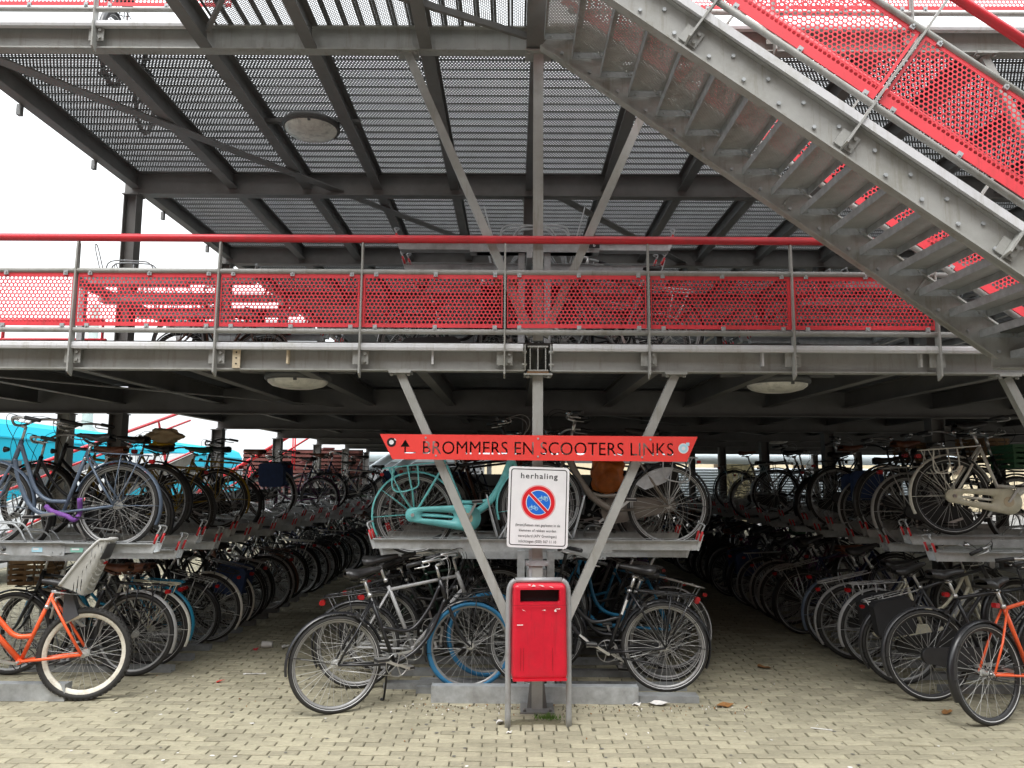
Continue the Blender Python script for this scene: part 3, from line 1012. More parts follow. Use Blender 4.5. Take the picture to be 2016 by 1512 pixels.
def f_saddle(b):
    # lofted cross-sections from the nose to the tail
    secs = [(0.150, 0.012, 0.020, 0.0), (0.135, 0.024, 0.032, 0.003), (0.07, 0.030, 0.045, 0.004), (0.0, 0.042, 0.058, 0.002), (-0.05, 0.075, 0.066, 0.004), (-0.09, 0.098, 0.072, 0.010), (-0.125, 0.090, 0.066, 0.014), (-0.14, 0.055, 0.04, 0.012)]
    n = 10
    vs = []
    for x, w, h, z in secs:
        for j in range(n):
            a = math.pi * j / (n - 1)
            vs.append((x, w * math.cos(a), z + h * (math.sin(a) ** 0.6) - h * 0.9))
    fs = []
    for i in range(len(secs) - 1):
        for j in range(n - 1):
            fs.append((i * n + j, i * n + j + 1, (i + 1) * n + j + 1, (i + 1) * n + j))
        fs.append((i * n, (i + 1) * n, (i + 1) * n + n - 1, i * n + n - 1))
    fs.append(tuple(range(n))); fs.append(tuple(reversed(range((len(secs) - 1) * n, len(secs) * n))))
    b.add(vs, fs, 0, True)
    for s in (-1, 1):
        b.ring((-0.075, s * 0.05, -0.075), 0.018, 0.004, n=10, k=4, axis='z')
        b.tube([(0.10, s * 0.012, -0.045), (-0.01, s * 0.022, -0.085), (-0.08, s * 0.045, -0.06)], 0.004, 4)
def f_seatpost(b):
    b.tube([(0.275, 0, 0.78), (0.232, 0, 0.915)], 0.0125, 8)
    b.tube([(0.255, 0, 0.90), (0.205, 0, 0.905)], 0.017, 8)
    b.tube([(0.281, 0, 0.775), (0.273, 0, 0.80)], 0.019, 8)
def arcguard(b, a0, a1, Rg=0.366, w=0.026, n=22):
    prof = [(-w, -0.010), (-w * .75, 0.0), (0, 0.006), (w * .75, 0.0), (w, -0.010)]
    vs = []
    for i in range(n + 1):
        a = a0 + (a1 - a0) * i / n
        for y_, dr in prof:
            r_ = Rg + dr
            vs.append((r_ * math.cos(a), y_, r_ * math.sin(a)))
    b.add(vs, [(i * 5 + j, i * 5 + j + 1, (i + 1) * 5 + j + 1, (i + 1) * 5 + j) for i in range(n) for j in range(4)], 0, True)
def guard_stay(b, a, Rg=0.362):
    for s in (-1, 1):
        b.tube([(0, s * 0.056, 0), (Rg * math.cos(a), s * 0.024, Rg * math.sin(a))], 0.0024, 4)
def f_guard_r(b):
    arcguard(b, R(-2 + 20), R(205)); guard_stay(b, R(180)); guard_stay(b, R(140))
def f_guard_r2(b):
    arcguard(b, R(18), R(186)); guard_stay(b, R(165))
def f_guard_f(b):
    arcguard(b, R(25), R(195)); guard_stay(b, R(185))
def f_rack(b):
    z = 0.765
    for s in (-1, 1):
        b.tube(crv([(0.235, s * 0.05, z + 0.015), (0.18, s * 0.07, z + 0.012), (-0.02, s * 0.072, z), (-0.20, s * 0.066, z - 0.01), (-0.245, s * 0.03, z - 0.012), (-0.25, 0, z - 0.012)], 4), 0.0058, 6)
        b.tube([(-0.04, s * 0.072, z), (-0.01, s * 0.075, 0.55), (0.0, s * 0.068, WR + 0.01)], 0.0052, 5)
        b.tube([(-0.20, s * 0.068, z - 0.008), (-0.10, s * 0.072, 0.52), (0.0, s * 0.070, WR + 0.01)], 0.0052, 5)
    for x in (0.10, -0.02, -0.13):
        b.tube([(x, -0.07, z + 0.003), (x, 0.07, z + 0.003)], 0.0045, 5)
    b.tube([(0.18, 0, z + 0.012), (-0.24, 0, z - 0.008)], 0.004, 5)
def f_bigrack(b):
    f_rack(b)
    for s in (-1, 1):
        b.tube(crv([(-0.16, s * 0.085, 0.75), (-0.175, s * 0.092, 0.60), (-0.12, s * 0.092, 0.545), (0.03, s * 0.09, 0.575), (0.05, s * 0.088, 0.65), (0.045, s * 0.08, 0.76)], 5), 0.0065, 6)
def f_chaincase(slot):
    def fn(b):
        n = 14
        up_, lo = [], []
        pts = []
        for i in range(n + 1):                      # around the chainwheel
            a = R(-88 + 168 * i / n); pts.append((BBP.x + 0.115 * math.cos(a), BBP.z + 0.115 * math.sin(a)))
        for i in range(n + 1):                      # around the rear sprocket
            a = R(85 + 190 * i / n); pts.append((-0.015 + 0.062 * math.cos(a), WR + 0.062 * math.sin(a)))
        if not slot:
            b.prism(pts, -0.075, -0.035, 0, None, True)
            return
        m_ = len(pts)
        hole = [(0.300 + 0.034 * math.cos(R(-88 + 168 * i / n)), 0.309 + 0.034 * math.sin(R(-88 + 168 * i / n))) for i in range(n + 1)]
        hole += [(0.085 + 0.030 * math.cos(R(85 + 190 * i / n)), 0.335 + 0.030 * math.sin(R(85 + 190 * i / n))) for i in range(n + 1)]
        vs = []
        for yv in (-0.078, -0.038):
            vs += [(x, yv, z) for x, z in pts] + [(x, yv, z) for x, z in hole]
        fs = []
        for i in range(m_):
            j = (i + 1) % m_
            fs.append((i, j, m_ + j, m_ + i))
            fs.append((2 * m_ + j, 2 * m_ + i, 3 * m_ + i, 3 * m_ + j))
            fs.append((j, i, 2 * m_ + i, 2 * m_ + j))
            fs.append((m_ + i, m_ + j, 3 * m_ + j, 3 * m_ + i))
        b.add(vs, fs, 0, True)
        b.tube([(-0.015, -0.08, WR), (-0.015, -0.10, WR)], 0.016, 8, 1)
        b.tube([(BBP.x, -0.079, BBP.z), (BBP.x, -0.083, BBP.z)], 0.045, 16, 2)
    return fn
def f_chainset(b):
    b.ring((BBP.x, -0.05, BBP.z), 0.084, 0.0035, n=28, k=4)
    for i in range(5):
        a = 2 * math.pi * i / 5
        b.bar((BBP.x, -0.05, BBP.z), (BBP.x + 0.084 * math.cos(a), -0.05, BBP.z + 0.084 * math.sin(a)), 0.004, 0.016, upv=(0, 1, 0))
    b.tube([(BBP.x + 0.01, -0.05, BBP.z + 0.086), (0.0, -0.05, WR + 0.036)], 0.0035, 4)
    b.tube([(BBP.x + 0.01, -0.05, BBP.z - 0.086), (0.0, -0.05, WR - 0.036)], 0.0035, 4)
    b.ring((0, -0.05, WR), 0.036, 0.0035, n=16, k=4)
def f_crank(b):
    b.tube([(0, -0.085, 0), (0, 0.085, 0)], 0.010, 8)
    b.bar((0, -0.09, 0), (0.165, -0.098, 0.0), 0.012, 0.020, upv=(0, 0, 1))
    b.bar((0, 0.09, 0), (-0.165, 0.098, 0.0), 0.012, 0.020, upv=(0, 0, 1))
def f_pedal(b):
    b.box(-0.045, 0.045, -0.050, 0.050, -0.009, 0.009)
    b.box(-0.040, 0.040, -0.046, 0.046, -0.013, 0.013, 1)
def f_stand(b):
    b.tube([(0.34, 0.04, 0.27), (0.33, 0.07, 0.25)], 0.012, 6)
    b.tube([(0.335, 0.07, 0.255), (0.10, 0.115, 0.235), (0.06, 0.118, 0.222)], 0.0075, 6)
def f_stand_down(b):
    b.tube([(0.40, 0.045, 0.27), (0.41, 0.10, 0.15), (0.40, 0.15, 0.01)], 0.0085, 6)
    b.tube([(0.40, 0.15, 0.01), (0.385, 0.17, 0.008)], 0.012, 6)
def f_rearlight(b):
    b.prism(rrect(0.055, 0.045, 0.015, 3), -0.024, 0.024, 0)
def f_headlight(b):
    b.tube([(0, 0, 0), (0.035, 0, 0)], [0.016, 0.026], 10, 0)
    b.tube([(0.035, 0, 0), (0.039, 0, 0)], 0.023, 10, 1)
def f_lock(b):
    b.ring((0.0, 0, 0), 0.055, 0.010, n=20, k=6, axis='x', a0=R(-60), a1=R(240))
    b.box(-0.018, 0.018, -0.045, 0.045, 0.045, 0.075)
def f_frontrack(b):
    z = 0.735
    for s in (-1, 1):
        b.tube(crv([(0.93, s * 0.03, z + 0.02), (0.98, s * 0.10, z), (1.20, s * 0.10, z), (1.235, s * 0.07, z), (1.24, 0, z)], 4), 0.0055, 5)
        b.tube([(1.12, s * 0.10, z), (WB, s * 0.066, WR)], 0.005, 5)
    for x in (1.03, 1.12, 1.20):
        b.tube([(x, -0.10, z), (x, 0.10, z)], 0.0045, 5)

def rot_about(p, axis, ang):
    return Matrix.Translation(p) @ Matrix.Rotation(ang, 4, axis) @ Matrix.Translation(-Vector(p))

def bicycle(label, loc, yaw, colour='black', frame='step', pitch=0.0, lean=0.0, steer=0.0, bar='swept', guard=None, rack='rack', rackcol=None,
            case='case', casecol=None, rim=None, tyre=None, tyremat=None, saddle=None, saddle_up=0.0, stand='up', group=None, scale=1.0,
            frontrack=False, lock=True, headl=True, crank=None, rearcol=None, fork=None, cable=None, guardr='r', stripe=True, postmat=None, extra=None):
    P = paint(colour, PAINT[colour])
    G = paint(guard, PAINT[guard]) if guard else P
    root = thing('bicycle', label, 'bicycle', loc, (lean, -pitch, yaw), group)
    root.scale = (scale,) * 3
    HS = HT - HB
    S = rot_about(HB, HS.normalized(), steer)
    def put(name, key, fn, base, mats=None, M=None, par=None):
        me = cached(key, fn, base)
        o = ob(name, me, par or root, mats=mats)
        if M is not None:
            o.matrix_local = M
        return o
    fo = put('frame', ('frame', frame), FR[frame], [P], [P])
    put('fork', ('fork',), f_fork, [P], [paint(fork, PAINT[fork]) if fork else P], S)
    rimm = rim or rnd.choice((ALU, ALU, ALU, RUBBER))
    rimm = RIMA if rimm is ALU else rimm
    for M, rear in ((Matrix.Translation((0, 0, WR)), True), (S @ Matrix.Translation((WB, 0, WR)), False)):
        w = put('wheel', ('wheel',), f_spokes, [SPOKE], None, M @ Matrix.Rotation(rnd.uniform(0, 6), 4, 'Y'))
        tk = tyre or 'tyre'
        tm = tyremat[0 if rear else 1] if isinstance(tyremat, tuple) else tyremat
        if tk == 'knobby':
            put('tyre', ('tyre', 'k'), f_knobby, [TYRE], [tm], None, w)
            put('rim', ('rim', 'w'), f_widerim, [ALU], [rimm], None, w)
        else:
            put('tyre', ('tyre', 's'), f_tyre, [TYRE, REFL], [tm, None if stripe and tm is not BLUET else (tm or TYRE)], None, w)
            put('rim', ('rim',), f_rim, [ALU], [rimm], None, w)
    hb = put('handlebar', ('handlebar', bar), bar_swept if bar == 'swept' else bar_flat, [ALU], [ALU if rnd.random() < .6 or postmat else RUBBER], S)
    for k in (0, 1):
        a, c = GRIPS[bar][k]
        put('grip', ('grip', bar, k), lambda b, a=a, c=c: b.tube([a, c], 0.0165, 8), [RUBBER], None, None, hb)
    put('brake_cable', ('brake_cable', bar), f_cable(bar), [CABLE], [cable or rnd.choice((CABLE, CABLE, CABLEG))], None, hb)
    for k in (0, 1):
        put('brake_lever', ('brake_lever', bar, k), f_lever(bar, k), [ALU], None, None, hb)
    put('bell', ('bell',), f_bell, [CHROME], None, Matrix.Translation((0.845, 0.11, 1.04 if bar == 'swept' else 1.10)), hb)
    sd = put('saddle', ('saddle',), f_saddle, [LEATHER], [saddle], Matrix.Translation((0.218, 0, 0.985 + saddle_up)) @ Matrix.Rotation(R(-3), 4, 'Y'))
    put('seat_post', ('seat_post',), f_seatpost, [ALU], None, Matrix.Translation((-0.0 - saddle_up * .33, 0, saddle_up)))
    if guardr:
        gm = G
        put('rear_mudguard', ('rear_mudguard', guardr), f_guard_r if guardr == 'r' else f_guard_r2, [P], [paint(rearcol, PAINT[rearcol]) if rearcol else gm], Matrix.Translation((0, 0, WR)))
        put('front_mudguard', ('front_mudguard',), f_guard_f, [P], [gm], S @ Matrix.Translation((WB, 0, WR)))
    if rack:
        rm = paint(rackcol, PAINT[rackcol]) if rackcol else rnd.choice((P, RUBBER, ALU))
        rk = put('luggage_rack', ('luggage_rack', rack), f_bigrack if rack == 'big' else f_rack, [RUBBER], [rm])
        put('rear_light', ('rear_light',), f_rearlight, [REDLENS], None, Matrix.Translation((-0.262, 0, 0.725 + rnd.uniform(-.03, .0))) @ Matrix.Scale(rnd.uniform(.6, .85), 4), rk)
    else:
        put('rear_light', ('rear_light',), f_rearlight, [REDLENS], None, Matrix.Translation((0.20, 0, 0.80)) @ Matrix.Scale(0.8, 4))
    if case == 'case':
        put('chain_case', ('chain_case',), f_chaincase(False), [RUBBER], [paint(casecol, PAINT[casecol]) if casecol else None])
    elif case == 'slot':
        put('chain_case', ('chain_case', 's'), f_chaincase(True), [P, CHROME, CREAM], [paint(casecol, PAINT[casecol]) if casecol else P])
    else:
        put('chainset', ('chainset',), f_chainset, [ALU], [rnd.choice((ALU, RUBBER))])
    ca = rnd.uniform(0, 6.28) if crank is None else crank
    MC = Matrix.Translation(BBP) @ Matrix.Rotation(ca, 4, 'Y')
    cr = put('crank', ('crank',), f_crank, [ALU], None, MC)
    for s in (-1, 1):
        put('pedal', ('pedal',), f_pedal, [RUBBER, ALU], None, Matrix.Translation((-s * 0.165, s * 0.155, 0)) @ Matrix.Rotation(-ca, 4, 'Y'), cr)
    if stand == 'up':
        put('kickstand', ('kickstand',), f_stand, [ALU], [rnd.choice((ALU, RUBBER))])
    elif stand == 'down':
        put('kickstand', ('kickstand', 'd'), f_stand_down, [RUBBER])
    if headl:
        put('headlight', ('headlight',), f_headlight, [RUBBER, LENSW], None, S @ Matrix.Translation((0.94, 0, 0.80)))
    if lock:
        put('ring_lock', ('ring_lock',), f_lock, [RUBBER], None, Matrix.Translation((0.20, 0, 0.62)) @ Matrix.Rotation(R(-35), 4, 'Y'))
    if extra == 'panniers':
        pmx = mat('pannier_' + rnd.choice(('black', 'blue', 'red', 'olive')), rnd.choice(((0.02, 0.02, 0.022), (0.03, 0.06, 0.16), (0.22, 0.02, 0.03), (0.09, 0.085, 0.04))), 0.7, var=0.2, scale=20)
        for sd_ in (-1, 1):
            put('pannier', ('pannier', sd_), lambda b, q=sd_: b.prism([(-0.22, 0.46), (0.06, 0.46), (0.09, 0.52), (0.09, 0.74), (0.07, 0.765), (-0.21, 0.765), (-0.24, 0.73), (-0.245, 0.50)], q * 0.085, q * 0.185), [pmx], [pmx])
    elif extra in ('crate', 'basket'):
        cm = mat('plastic_crate', rnd.choice(((0.02, 0.02, 0.022), (0.03, 0.09, 0.22), (0.04, 0.14, 0.06))), 0.5) if extra == 'crate' else mat('wicker', (0.20, 0.12, 0.055), 0.8, var=.3, scale=60)
        def f_crate(b):
            x0, x1, w_, z0, z1 = 0.93, 1.25, 0.18, 0.76, 0.98
            for zz in (z0, z0 + .05, z0 + .10, z0 + .15, z1 - .03):
                h_ = 0.03
                b.box(x0, x1, -w_, -w_ + .008, zz, zz + h_); b.box(x0, x1, w_ - .008, w_, zz, zz + h_)
                b.box(x0, x0 + .008, -w_ + .0085, w_ - .0085, zz, zz + h_); b.box(x1 - .008, x1, -w_ + .0085, w_ - .0085, zz, zz + h_)
            for xx in (x0 + .01, (x0 + x1) / 2, x1 - .03):
                for q in (-1, 1):
                    b.box(xx, xx + .02, q * (w_ - .012) - .003, q * (w_ - .012) + .003, z0, z1)
            b.box(x0 + .009, x1 - .009, -w_ + .009, w_ - .009, z0 + .001, z0 + .008)
        put('front_' + extra, ('front_crate',), f_crate, [cm], [cm], S)
        frontrack = True
    if frontrack:
        put('front_carrier', ('front_carrier',), f_frontrack, [RUBBER], None, S)
    return root

BLUET = mat('blue_rubber', (0.03, 0.19, 0.37), 0.7, var=0.15, scale=15)
PALERIM = mat('cream_rim', (0.70, 0.67, 0.58), 0.5, var=0.12, scale=14, dirt=(0.25, 0.17, 0.08), dirt_amt=0.5, dirt_scale=14)
WHITEPL = mat('white_plastic', (0.72, 0.71, 0.68), 0.45, var=0.1, scale=9)
PI = math.pi
# ---------------- hero bicycles in front
cl1 = bicycle('black bicycle with a blue front tyre leaning out nearest the street, left of the bin', (-1.46, 5.83, 0), R(27), 'black', 'step',
        pitch=R(2), lean=R(-4), steer=R(-16), tyremat=(TYRE, BLUET), rack=None, case='open', crank=R(205), stand='down', frontrack=True, bar='swept', saddle_up=0.02, guardr='r2', postmat=1)
bicycle('silver-framed black bicycle with a blue front tyre, second beside the bin', (-1.43, 6.50, 0), R(5), 'silver', 'diamond', guard='black', fork='black', pitch=R(4),
        lean=R(3), steer=R(8), tyremat=(TYRE, BLUET), rack='rack', rackcol='black', case='open', frontrack=True, saddle_up=0.06)
cr1 = bicycle('black bicycle with alloy rims standing on the floor rail just right of the bin', (1.02, 6.33, 0.03), PI - R(2), 'black', 'step', pitch=R(1.5), lean=R(2), steer=R(4),
        rack='rack', rackcol='black', rim=ALU, case='open', stand='up', crank=R(150), guard='black', bar='flat', saddle_up=-.02)
b = MB()
for p0, p1 in ((Vector((0.345, 0, 0.585)), Vector((0.305, 0, 0.70))), (Vector((0.60, 0, 0.355)), Vector((0.68, 0, 0.415)))):
    for q in (-1, 1):
        b.bar(p0 + Vector((0, q * 0.0172, 0)), p1 + Vector((0, q * 0.0172, 0)), 0.0012, 0.016, upv=(1, 0, 0.3))
part('decal', b, WHITEPL, cr1)
bicycle('turquoise bicycle with big chain case on the upper rack beside the white sign', (-1.01, 6.72, 1.045), R(5), 'turquoise', 'thick', pitch=R(4), steer=R(4), lean=R(1), rack='big',
        rackcol='turquoise', case='slot', rim=ALU, crank=R(-58), bar='flat', lock=False, stand=None, saddle_up=-.03)
ur = bicycle('taupe bicycle with grey coat guard on the upper rack right of the white sign', (1.13, 6.66, 1.135), PI - R(4), 'taupe', 'thick', pitch=R(1), lean=R(-1), steer=R(-5), rack='big', rackcol='silver',
        guard='charcoal', case='case', casecol='taupe', crank=R(40), bar='flat', stand=None, lock=True)
b = MB()
for s in (-1, 1):
    pts = [(0.325 * math.cos(R(32 + 66 * i / 14)), 0.325 * math.sin(R(32 + 66 * i / 14))) for i in range(15)]
    pts += [(0.02, 0.20), (0.10, 0.16), (0.20, 0.13)]
    vs = [(x, s * 0.055 - 0.002 + 0.01 * math.sin(x * 40), z + WR) for x, z in pts] + [(x, s * 0.055 + 0.002 + 0.01 * math.sin(x * 40), z + WR) for x, z in pts]
    n = len(pts)
    b.add(vs, [tuple(range(n)), tuple(reversed(range(n, 2 * n)))] + [(i, (i + 1) % n, n + (i + 1) % n, n + i) for i in range(n)])
part('coat_guard', b, mat('grey_film', (0.42, 0.42, 0.43), 0.35, var=0.2, scale=20), ur)
lil = bicycle('blue-grey low-step bicycle with a purple lock on the upper left rack, nearest the street', (-3.44, 6.40, 1.115), PI - R(1), 'blue grey', 'u', pitch=R(0), steer=R(6), rack='rack', rackcol='blue grey',
        case='open', rim=ALU, crank=R(-170), bar='swept', lock=False, saddle_up=-.06, stand='up', postmat=1)
b = MB(); b.tube(crv([(0.56, 0.06, 0.34), (0.50, 0.075, 0.30), (0.36, 0.09, 0.26), (0.31, 0.08, 0.23), (0.30, 0.02, 0.28), (0.28, 0.07, 0.40)], 5), 0.019, 8)
part('purple_lock', b, mat('purple_nylon', (0.20, 0.07, 0.33), 0.7, var=0.2, scale=40), lil)
org = bicycle('orange low-step bicycle with knobbly tyres and a grey child seat at the left edge', (-3.49, 6.11, 0.0), PI + R(9), 'orange', 'low', pitch=R(2), steer=R(-4), lean=R(2), rack=None, tyre='knobby', rim=PALERIM,
        guard=None, guardr=None, case='open', crank=R(170), bar='flat', lock=False, stand=None, saddle_up=-.10, headl=False)
# child seat on the orange bicycle
SEATG = mat('grey_seat_shell', (0.40, 0.395, 0.365), 0.5, var=0.08, holes=(0.034, 0.017, 0.0046))
SEATF = mat('grey_seat_plastic', (0.46, 0.455, 0.43), 0.45, var=0.06)
SEATC = mat('charcoal_seat_plastic', (0.07, 0.072, 0.08), 0.45, var=0.15)
cs = ob('child_seat', None, org, (0.03, 0, 0.77))
cs.scale = (0.74, 0.80, 0.70)
def shell(b, mi):
    rows = []
    for i in range(15):
        q = i / 14
        xb, zb = 0.0 - 0.19 * q, 0.03 + 0.60 * q
        d = 0.14 * (1 - q) ** 0.7 + 0.08
        w = 0.145 - 0.035 * max(0, q - 0.7) / 0.3
        r_ = []
        for j in range(13):
            v = -1 + 2 * j / 12
            t = max(0, (abs(v) - 0.5) / 0.5)
            yv = min(1, abs(v) / 0.5) * w + 0.02 * t
            r_.append((xb + d * t ** 1.3 + 0.02 * (1 - min(1, abs(v) / .5) ** 2) * -1, math.copysign(yv, v), zb + 0.10 * t * (1 - q)))
        rows.append(r_)
    n = 13
    vs = [p for r_ in rows for p in r_]
    b.add(vs, [(i * n + j, i * n + j + 1, (i + 1) * n + j + 1, (i + 1) * n + j) for i in range(14) for j in range(12)], mi, True)
    b.add([(-0.02, -0.14, 0.03), (0.30, -0.12, 0.05), (0.30, 0.12, 0.05), (-0.02, 0.14, 0.03)], [(0, 1, 2, 3)], mi)
    return rows
b = MB(); rows = shell(b, 0)
part('seat_shell', b, SEATG, cs)
b = MB(); rim_pts = [r_[0] for r_ in rows] + rows[-1][1:-1] + [r_[-1] for r_ in reversed(rows)]
b.tube(rim_pts, 0.017, 8)
part('seat_rim', b, SEATF, cs)
b = MB()
ip = [rows[13][3:10], rows[11][3:10], rows[9][3:10]]
vs = [Vector(p) + Vector((-0.012, 0, 0)) for r_ in ip for p in r_]
b.add(vs, [(i * 7 + j, i * 7 + j + 1, (i + 1) * 7 + j + 1, (i + 1) * 7 + j) for i in range(2) for j in range(6)], 0, True)
part('back_plate', b, SEATC, cs)
b = MB(); b.lathe([(0.0, 0.0), (0.048, 0.0), (0.044, 0.010), (0.0, 0.014)], n=16)
o = part('reflector', b, REDLENS, cs, Vector(rows[8][6]) + Vector((-0.012, 0, 0)), (0, R(-112), 0)); o.scale = (0.45, 1, 1)
b = MB()
b.prism([(0.13, 0.03), (0.21, 0.03), (0.20, -0.28), (0.14, -0.26), (0.05, -0.20)], -0.045, 0.045)
part('seat_bracket', b, SEATC, cs)
b = MB(); b.tube([(0.19, 0.0, 0.0), (0.30, 0.0, -0.02), (0.33, 0, -0.24)], 0.014, 8)
part('seat_support', b, SEATF, cs)
wh = bicycle('white bicycle with cream chain case on the upper rack at the right edge', (3.74, 6.95, 1.225), R(-3), 'white', 'thick', pitch=R(1.5), steer=R(0), rack='big', rackcol='white', case='slot', casecol='cream',
        rim=RUBBER, crank=R(-55), bar='swept', guard='white', lock=True, stand=None, saddle=LEATHER)
bicycle('orange bicycle with black mudguard standing crooked at the right edge', (3.21, 5.66, 0), R(22), 'orange', 'diamond', pitch=R(1), lean=R(-5), steer=R(5), rack=None, guard='black', case='open',
        crank=R(20), rim=RUBBER, bar='flat', lock=False, stand=None)
bicycle('black bicycle with a grey rear mudguard end beside the crooked orange bicycle', (3.09, 6.24, 0), R(2), 'black', 'diamond', pitch=R(1), lean=R(-4), steer=R(4), rack=None, guard='black', case='case', rim=RUBBER, rearcol='charcoal', stand=None, guardr='r')

# ---------------- rows
USED = {}
CNAMES = ['black'] * 15 + ['charcoal'] * 4 + ['dark blue'] * 3 + ['dark green'] * 2 + ['grey', 'silver', 'burgundy', 'brown', 'white', 'blue', 'purple']
def row(place, group, xr, ys, zf, yaw, special={}, dz=0.0, front_dz=(0.0, 0.2), jx=0.06, cols=CNAMES, frames=('step', 'step', 'step', 'diamond', 'diamond', 'u'), start=1):
    for i, y_ in enumerate(ys):
        sp_ = dict(special.get(i, {}))
        col = sp_.pop('colour', None) or rnd.choice(cols)
        fr = sp_.pop('frame', None) or rnd.choice(frames)
        xx = (xr(y_) if callable(xr) else xr) + rnd.uniform(-jx, jx)
        fdz = rnd.choice(front_dz)
        z0 = zf[i % len(zf)] if isinstance(zf, (list, tuple)) else zf
        kw = dict(pitch=math.asin(fdz / WB), lean=R(rnd.gauss(0, 3.5)), steer=R(rnd.gauss(0, 10)), scale=rnd.choice((1, 1, 1, .97, .94, 1.02)), extra=rnd.choice((None,) * 6 + ('crate', 'panniers', 'panniers', 'basket')), bar=rnd.choice(('swept', 'swept', 'flat')),
                  rack=rnd.choice(('rack', 'rack', 'rack', 'big', None)), case=rnd.choice(('case', 'case', 'open')), guard=rnd.choice((None, 'black', 'black')),
                  rearcol=rnd.choice((None, None, None, 'charcoal', 'silver')), saddle=rnd.choice((None, None, None, BROWNL)), saddle_up=rnd.uniform(-.07, .06), stripe=rnd.random() < .7)
        lab = sp_.pop('label', None)
        kw.update(sp_)
        kind = {'step': 'step-through', 'diamond': 'straight-bar', 'u': 'low-step', 'thick': 'thick-tubed', 'low': 'low'}[fr]
        lab = lab or '%s %s bicycle, %s one %s' % (col, kind, ORD[i + start - 1], place)
        bicycle(lab, (xx, y_, z0), yaw + R(rnd.gauss(0, 4)), col, fr, group=group, **kw)
def ysq(y0, y1, p, j=0.05, drop=0.0):
    out, y_ = [], y0
    while y_ < y1:
        if rnd.random() >= drop:
            out.append(y_ + rnd.uniform(-j, j))
        y_ += p
    return out
YLAST = 19.5
# left row on the floor
ll = [6.83, 7.13, 7.46, 7.92, 8.22, 8.70] + ysq(9.1, YLAST, 0.42)
row('in the left floor row', 'bicycles in the left floor row', lambda y_: -3.48 + 0.05 * max(0, y_ - 8), ll, 0.0, PI,
    {0: dict(colour='black', frame='diamond', rack='big', rackcol='black', lean=R(3), rim=ALU), 1: dict(colour='white', frame='step', rearcol='white', rackcol='cream', rack='rack', guard='white', saddle=BROWNL),
     2: dict(colour='sky blue', frame='step', rackcol='sky blue', rack='rack', guard='sky blue', rearcol='sky blue', saddle=BROWNL), 3: dict(colour='black', frame='step', rearcol=None),
     4: dict(colour='black', rearcol='white'), 5: dict(colour='black', rearcol='white'), 9: dict(colour='brown', rackcol='brown', rack='rack', guard='brown')})
# left upper trays
lu = [6.80, 7.22, 7.75, 8.55, 9.0, 10.4, 12.6, 13.1, 15.0, 16.2, 17.5]
row('on the left upper rack', 'bicycles on the left upper rack', lambda y_: -3.50 + 0.045 * max(0, y_ - 8), lu, (1.02, 1.11), PI,
    {0: dict(colour='black', frame='step', rim=ALU, rack=None), 1: dict(colour='black', frame='diamond', rim=ALU),
     2: dict(colour='yellow', frame='diamond', rackcol='yellow', rack='rack', guard='yellow', rim=RUBBER, label='mustard yellow bicycle with a beige-covered saddle on the left upper rack'),
     3: dict(colour='yellow', frame='step', rackcol='yellow', rack='rack', guard='yellow', rim=RUBBER, saddle=mat('green_cover', (0.03, 0.13, 0.08), 0.5, var=.2), label='mustard yellow bicycle with a dark green saddle on the left upper rack'),
     6: dict(colour='purple', frame='step', guard='purple'), 4: dict(colour='black'), 5: dict(colour='charcoal', rim=ALU)}, front_dz=(0.0,), jx=0.04)
# centre block, left side and right side, floor
row('on the floor left of the centre rack', 'bicycles on the left side of the centre rack', -1.30, ysq(7.0, YLAST, 0.42), 0.02, 0.0, {0: dict(colour='black', rim=ALU), 1: dict(colour='dark green')}, front_dz=(0.05, 0.2))
row('on the floor right of the centre rack', 'bicycles on the right side of the centre rack', 1.10, ysq(6.68, YLAST, 0.41), 0.02, PI,
    {0: dict(colour='black', rack='rack', rackcol='black', rim=ALU), 1: dict(colour='blue', frame='u'), 2: dict(colour='black'), 3: dict(colour='blue', frame='step')}, front_dz=(0.05, 0.2))
row('on the centre rack, upper left trays', 'bicycles on the left trays of the centre upper rack', -1.02, [7.55, 8.4, 9.7, 11.0, 12.9], 1.045, 0.0, {0: dict(colour='black')}, front_dz=(0.0,))
row('on the centre rack, upper right trays', 'bicycles on the right trays of the centre upper rack', 1.08, [7.45, 7.9, 8.8, 9.6], 1.05, PI, {0: dict(colour='black', rim=RUBBER), 1: dict(colour='charcoal')}, front_dz=(0.0,))
# right rows
rl = [6.75, 7.28, 7.60, 8.05, 8.80] + ysq(9.3, YLAST, 0.43)
row('in the right floor row', 'bicycles in the right floor row', 3.12, rl, 0.0, 0.0,
    {0: dict(colour='charcoal', frame='diamond', rack='rack'), 1: dict(colour='cream', frame='step', rack='big', rackcol='silver', rim=ALU, case='case', casecol='cream', guard='silver'), 2: dict(colour='black', rack='rack', rackcol='silver', rim=ALU, rearcol='silver'),
     3: dict(colour='dark blue', rack='rack', rearcol='blue grey'), 4: dict(colour='dark blue', frame='diamond', rearcol='black')})
row('on the right upper rack', 'bicycles on the right upper rack', 3.62, [7.4, 7.85, 8.25, 9.1, 9.6, 11.2, 12.3, 13.4], (1.06, 1.15), 0.0,
    {0: dict(colour='black', rearcol='silver'), 1: dict(colour='black', rack=None), 2: dict(colour='charcoal', rearcol='silver'), 3: dict(colour='black', saddle=BROWNL)}, front_dz=(0.0,), jx=0.05)
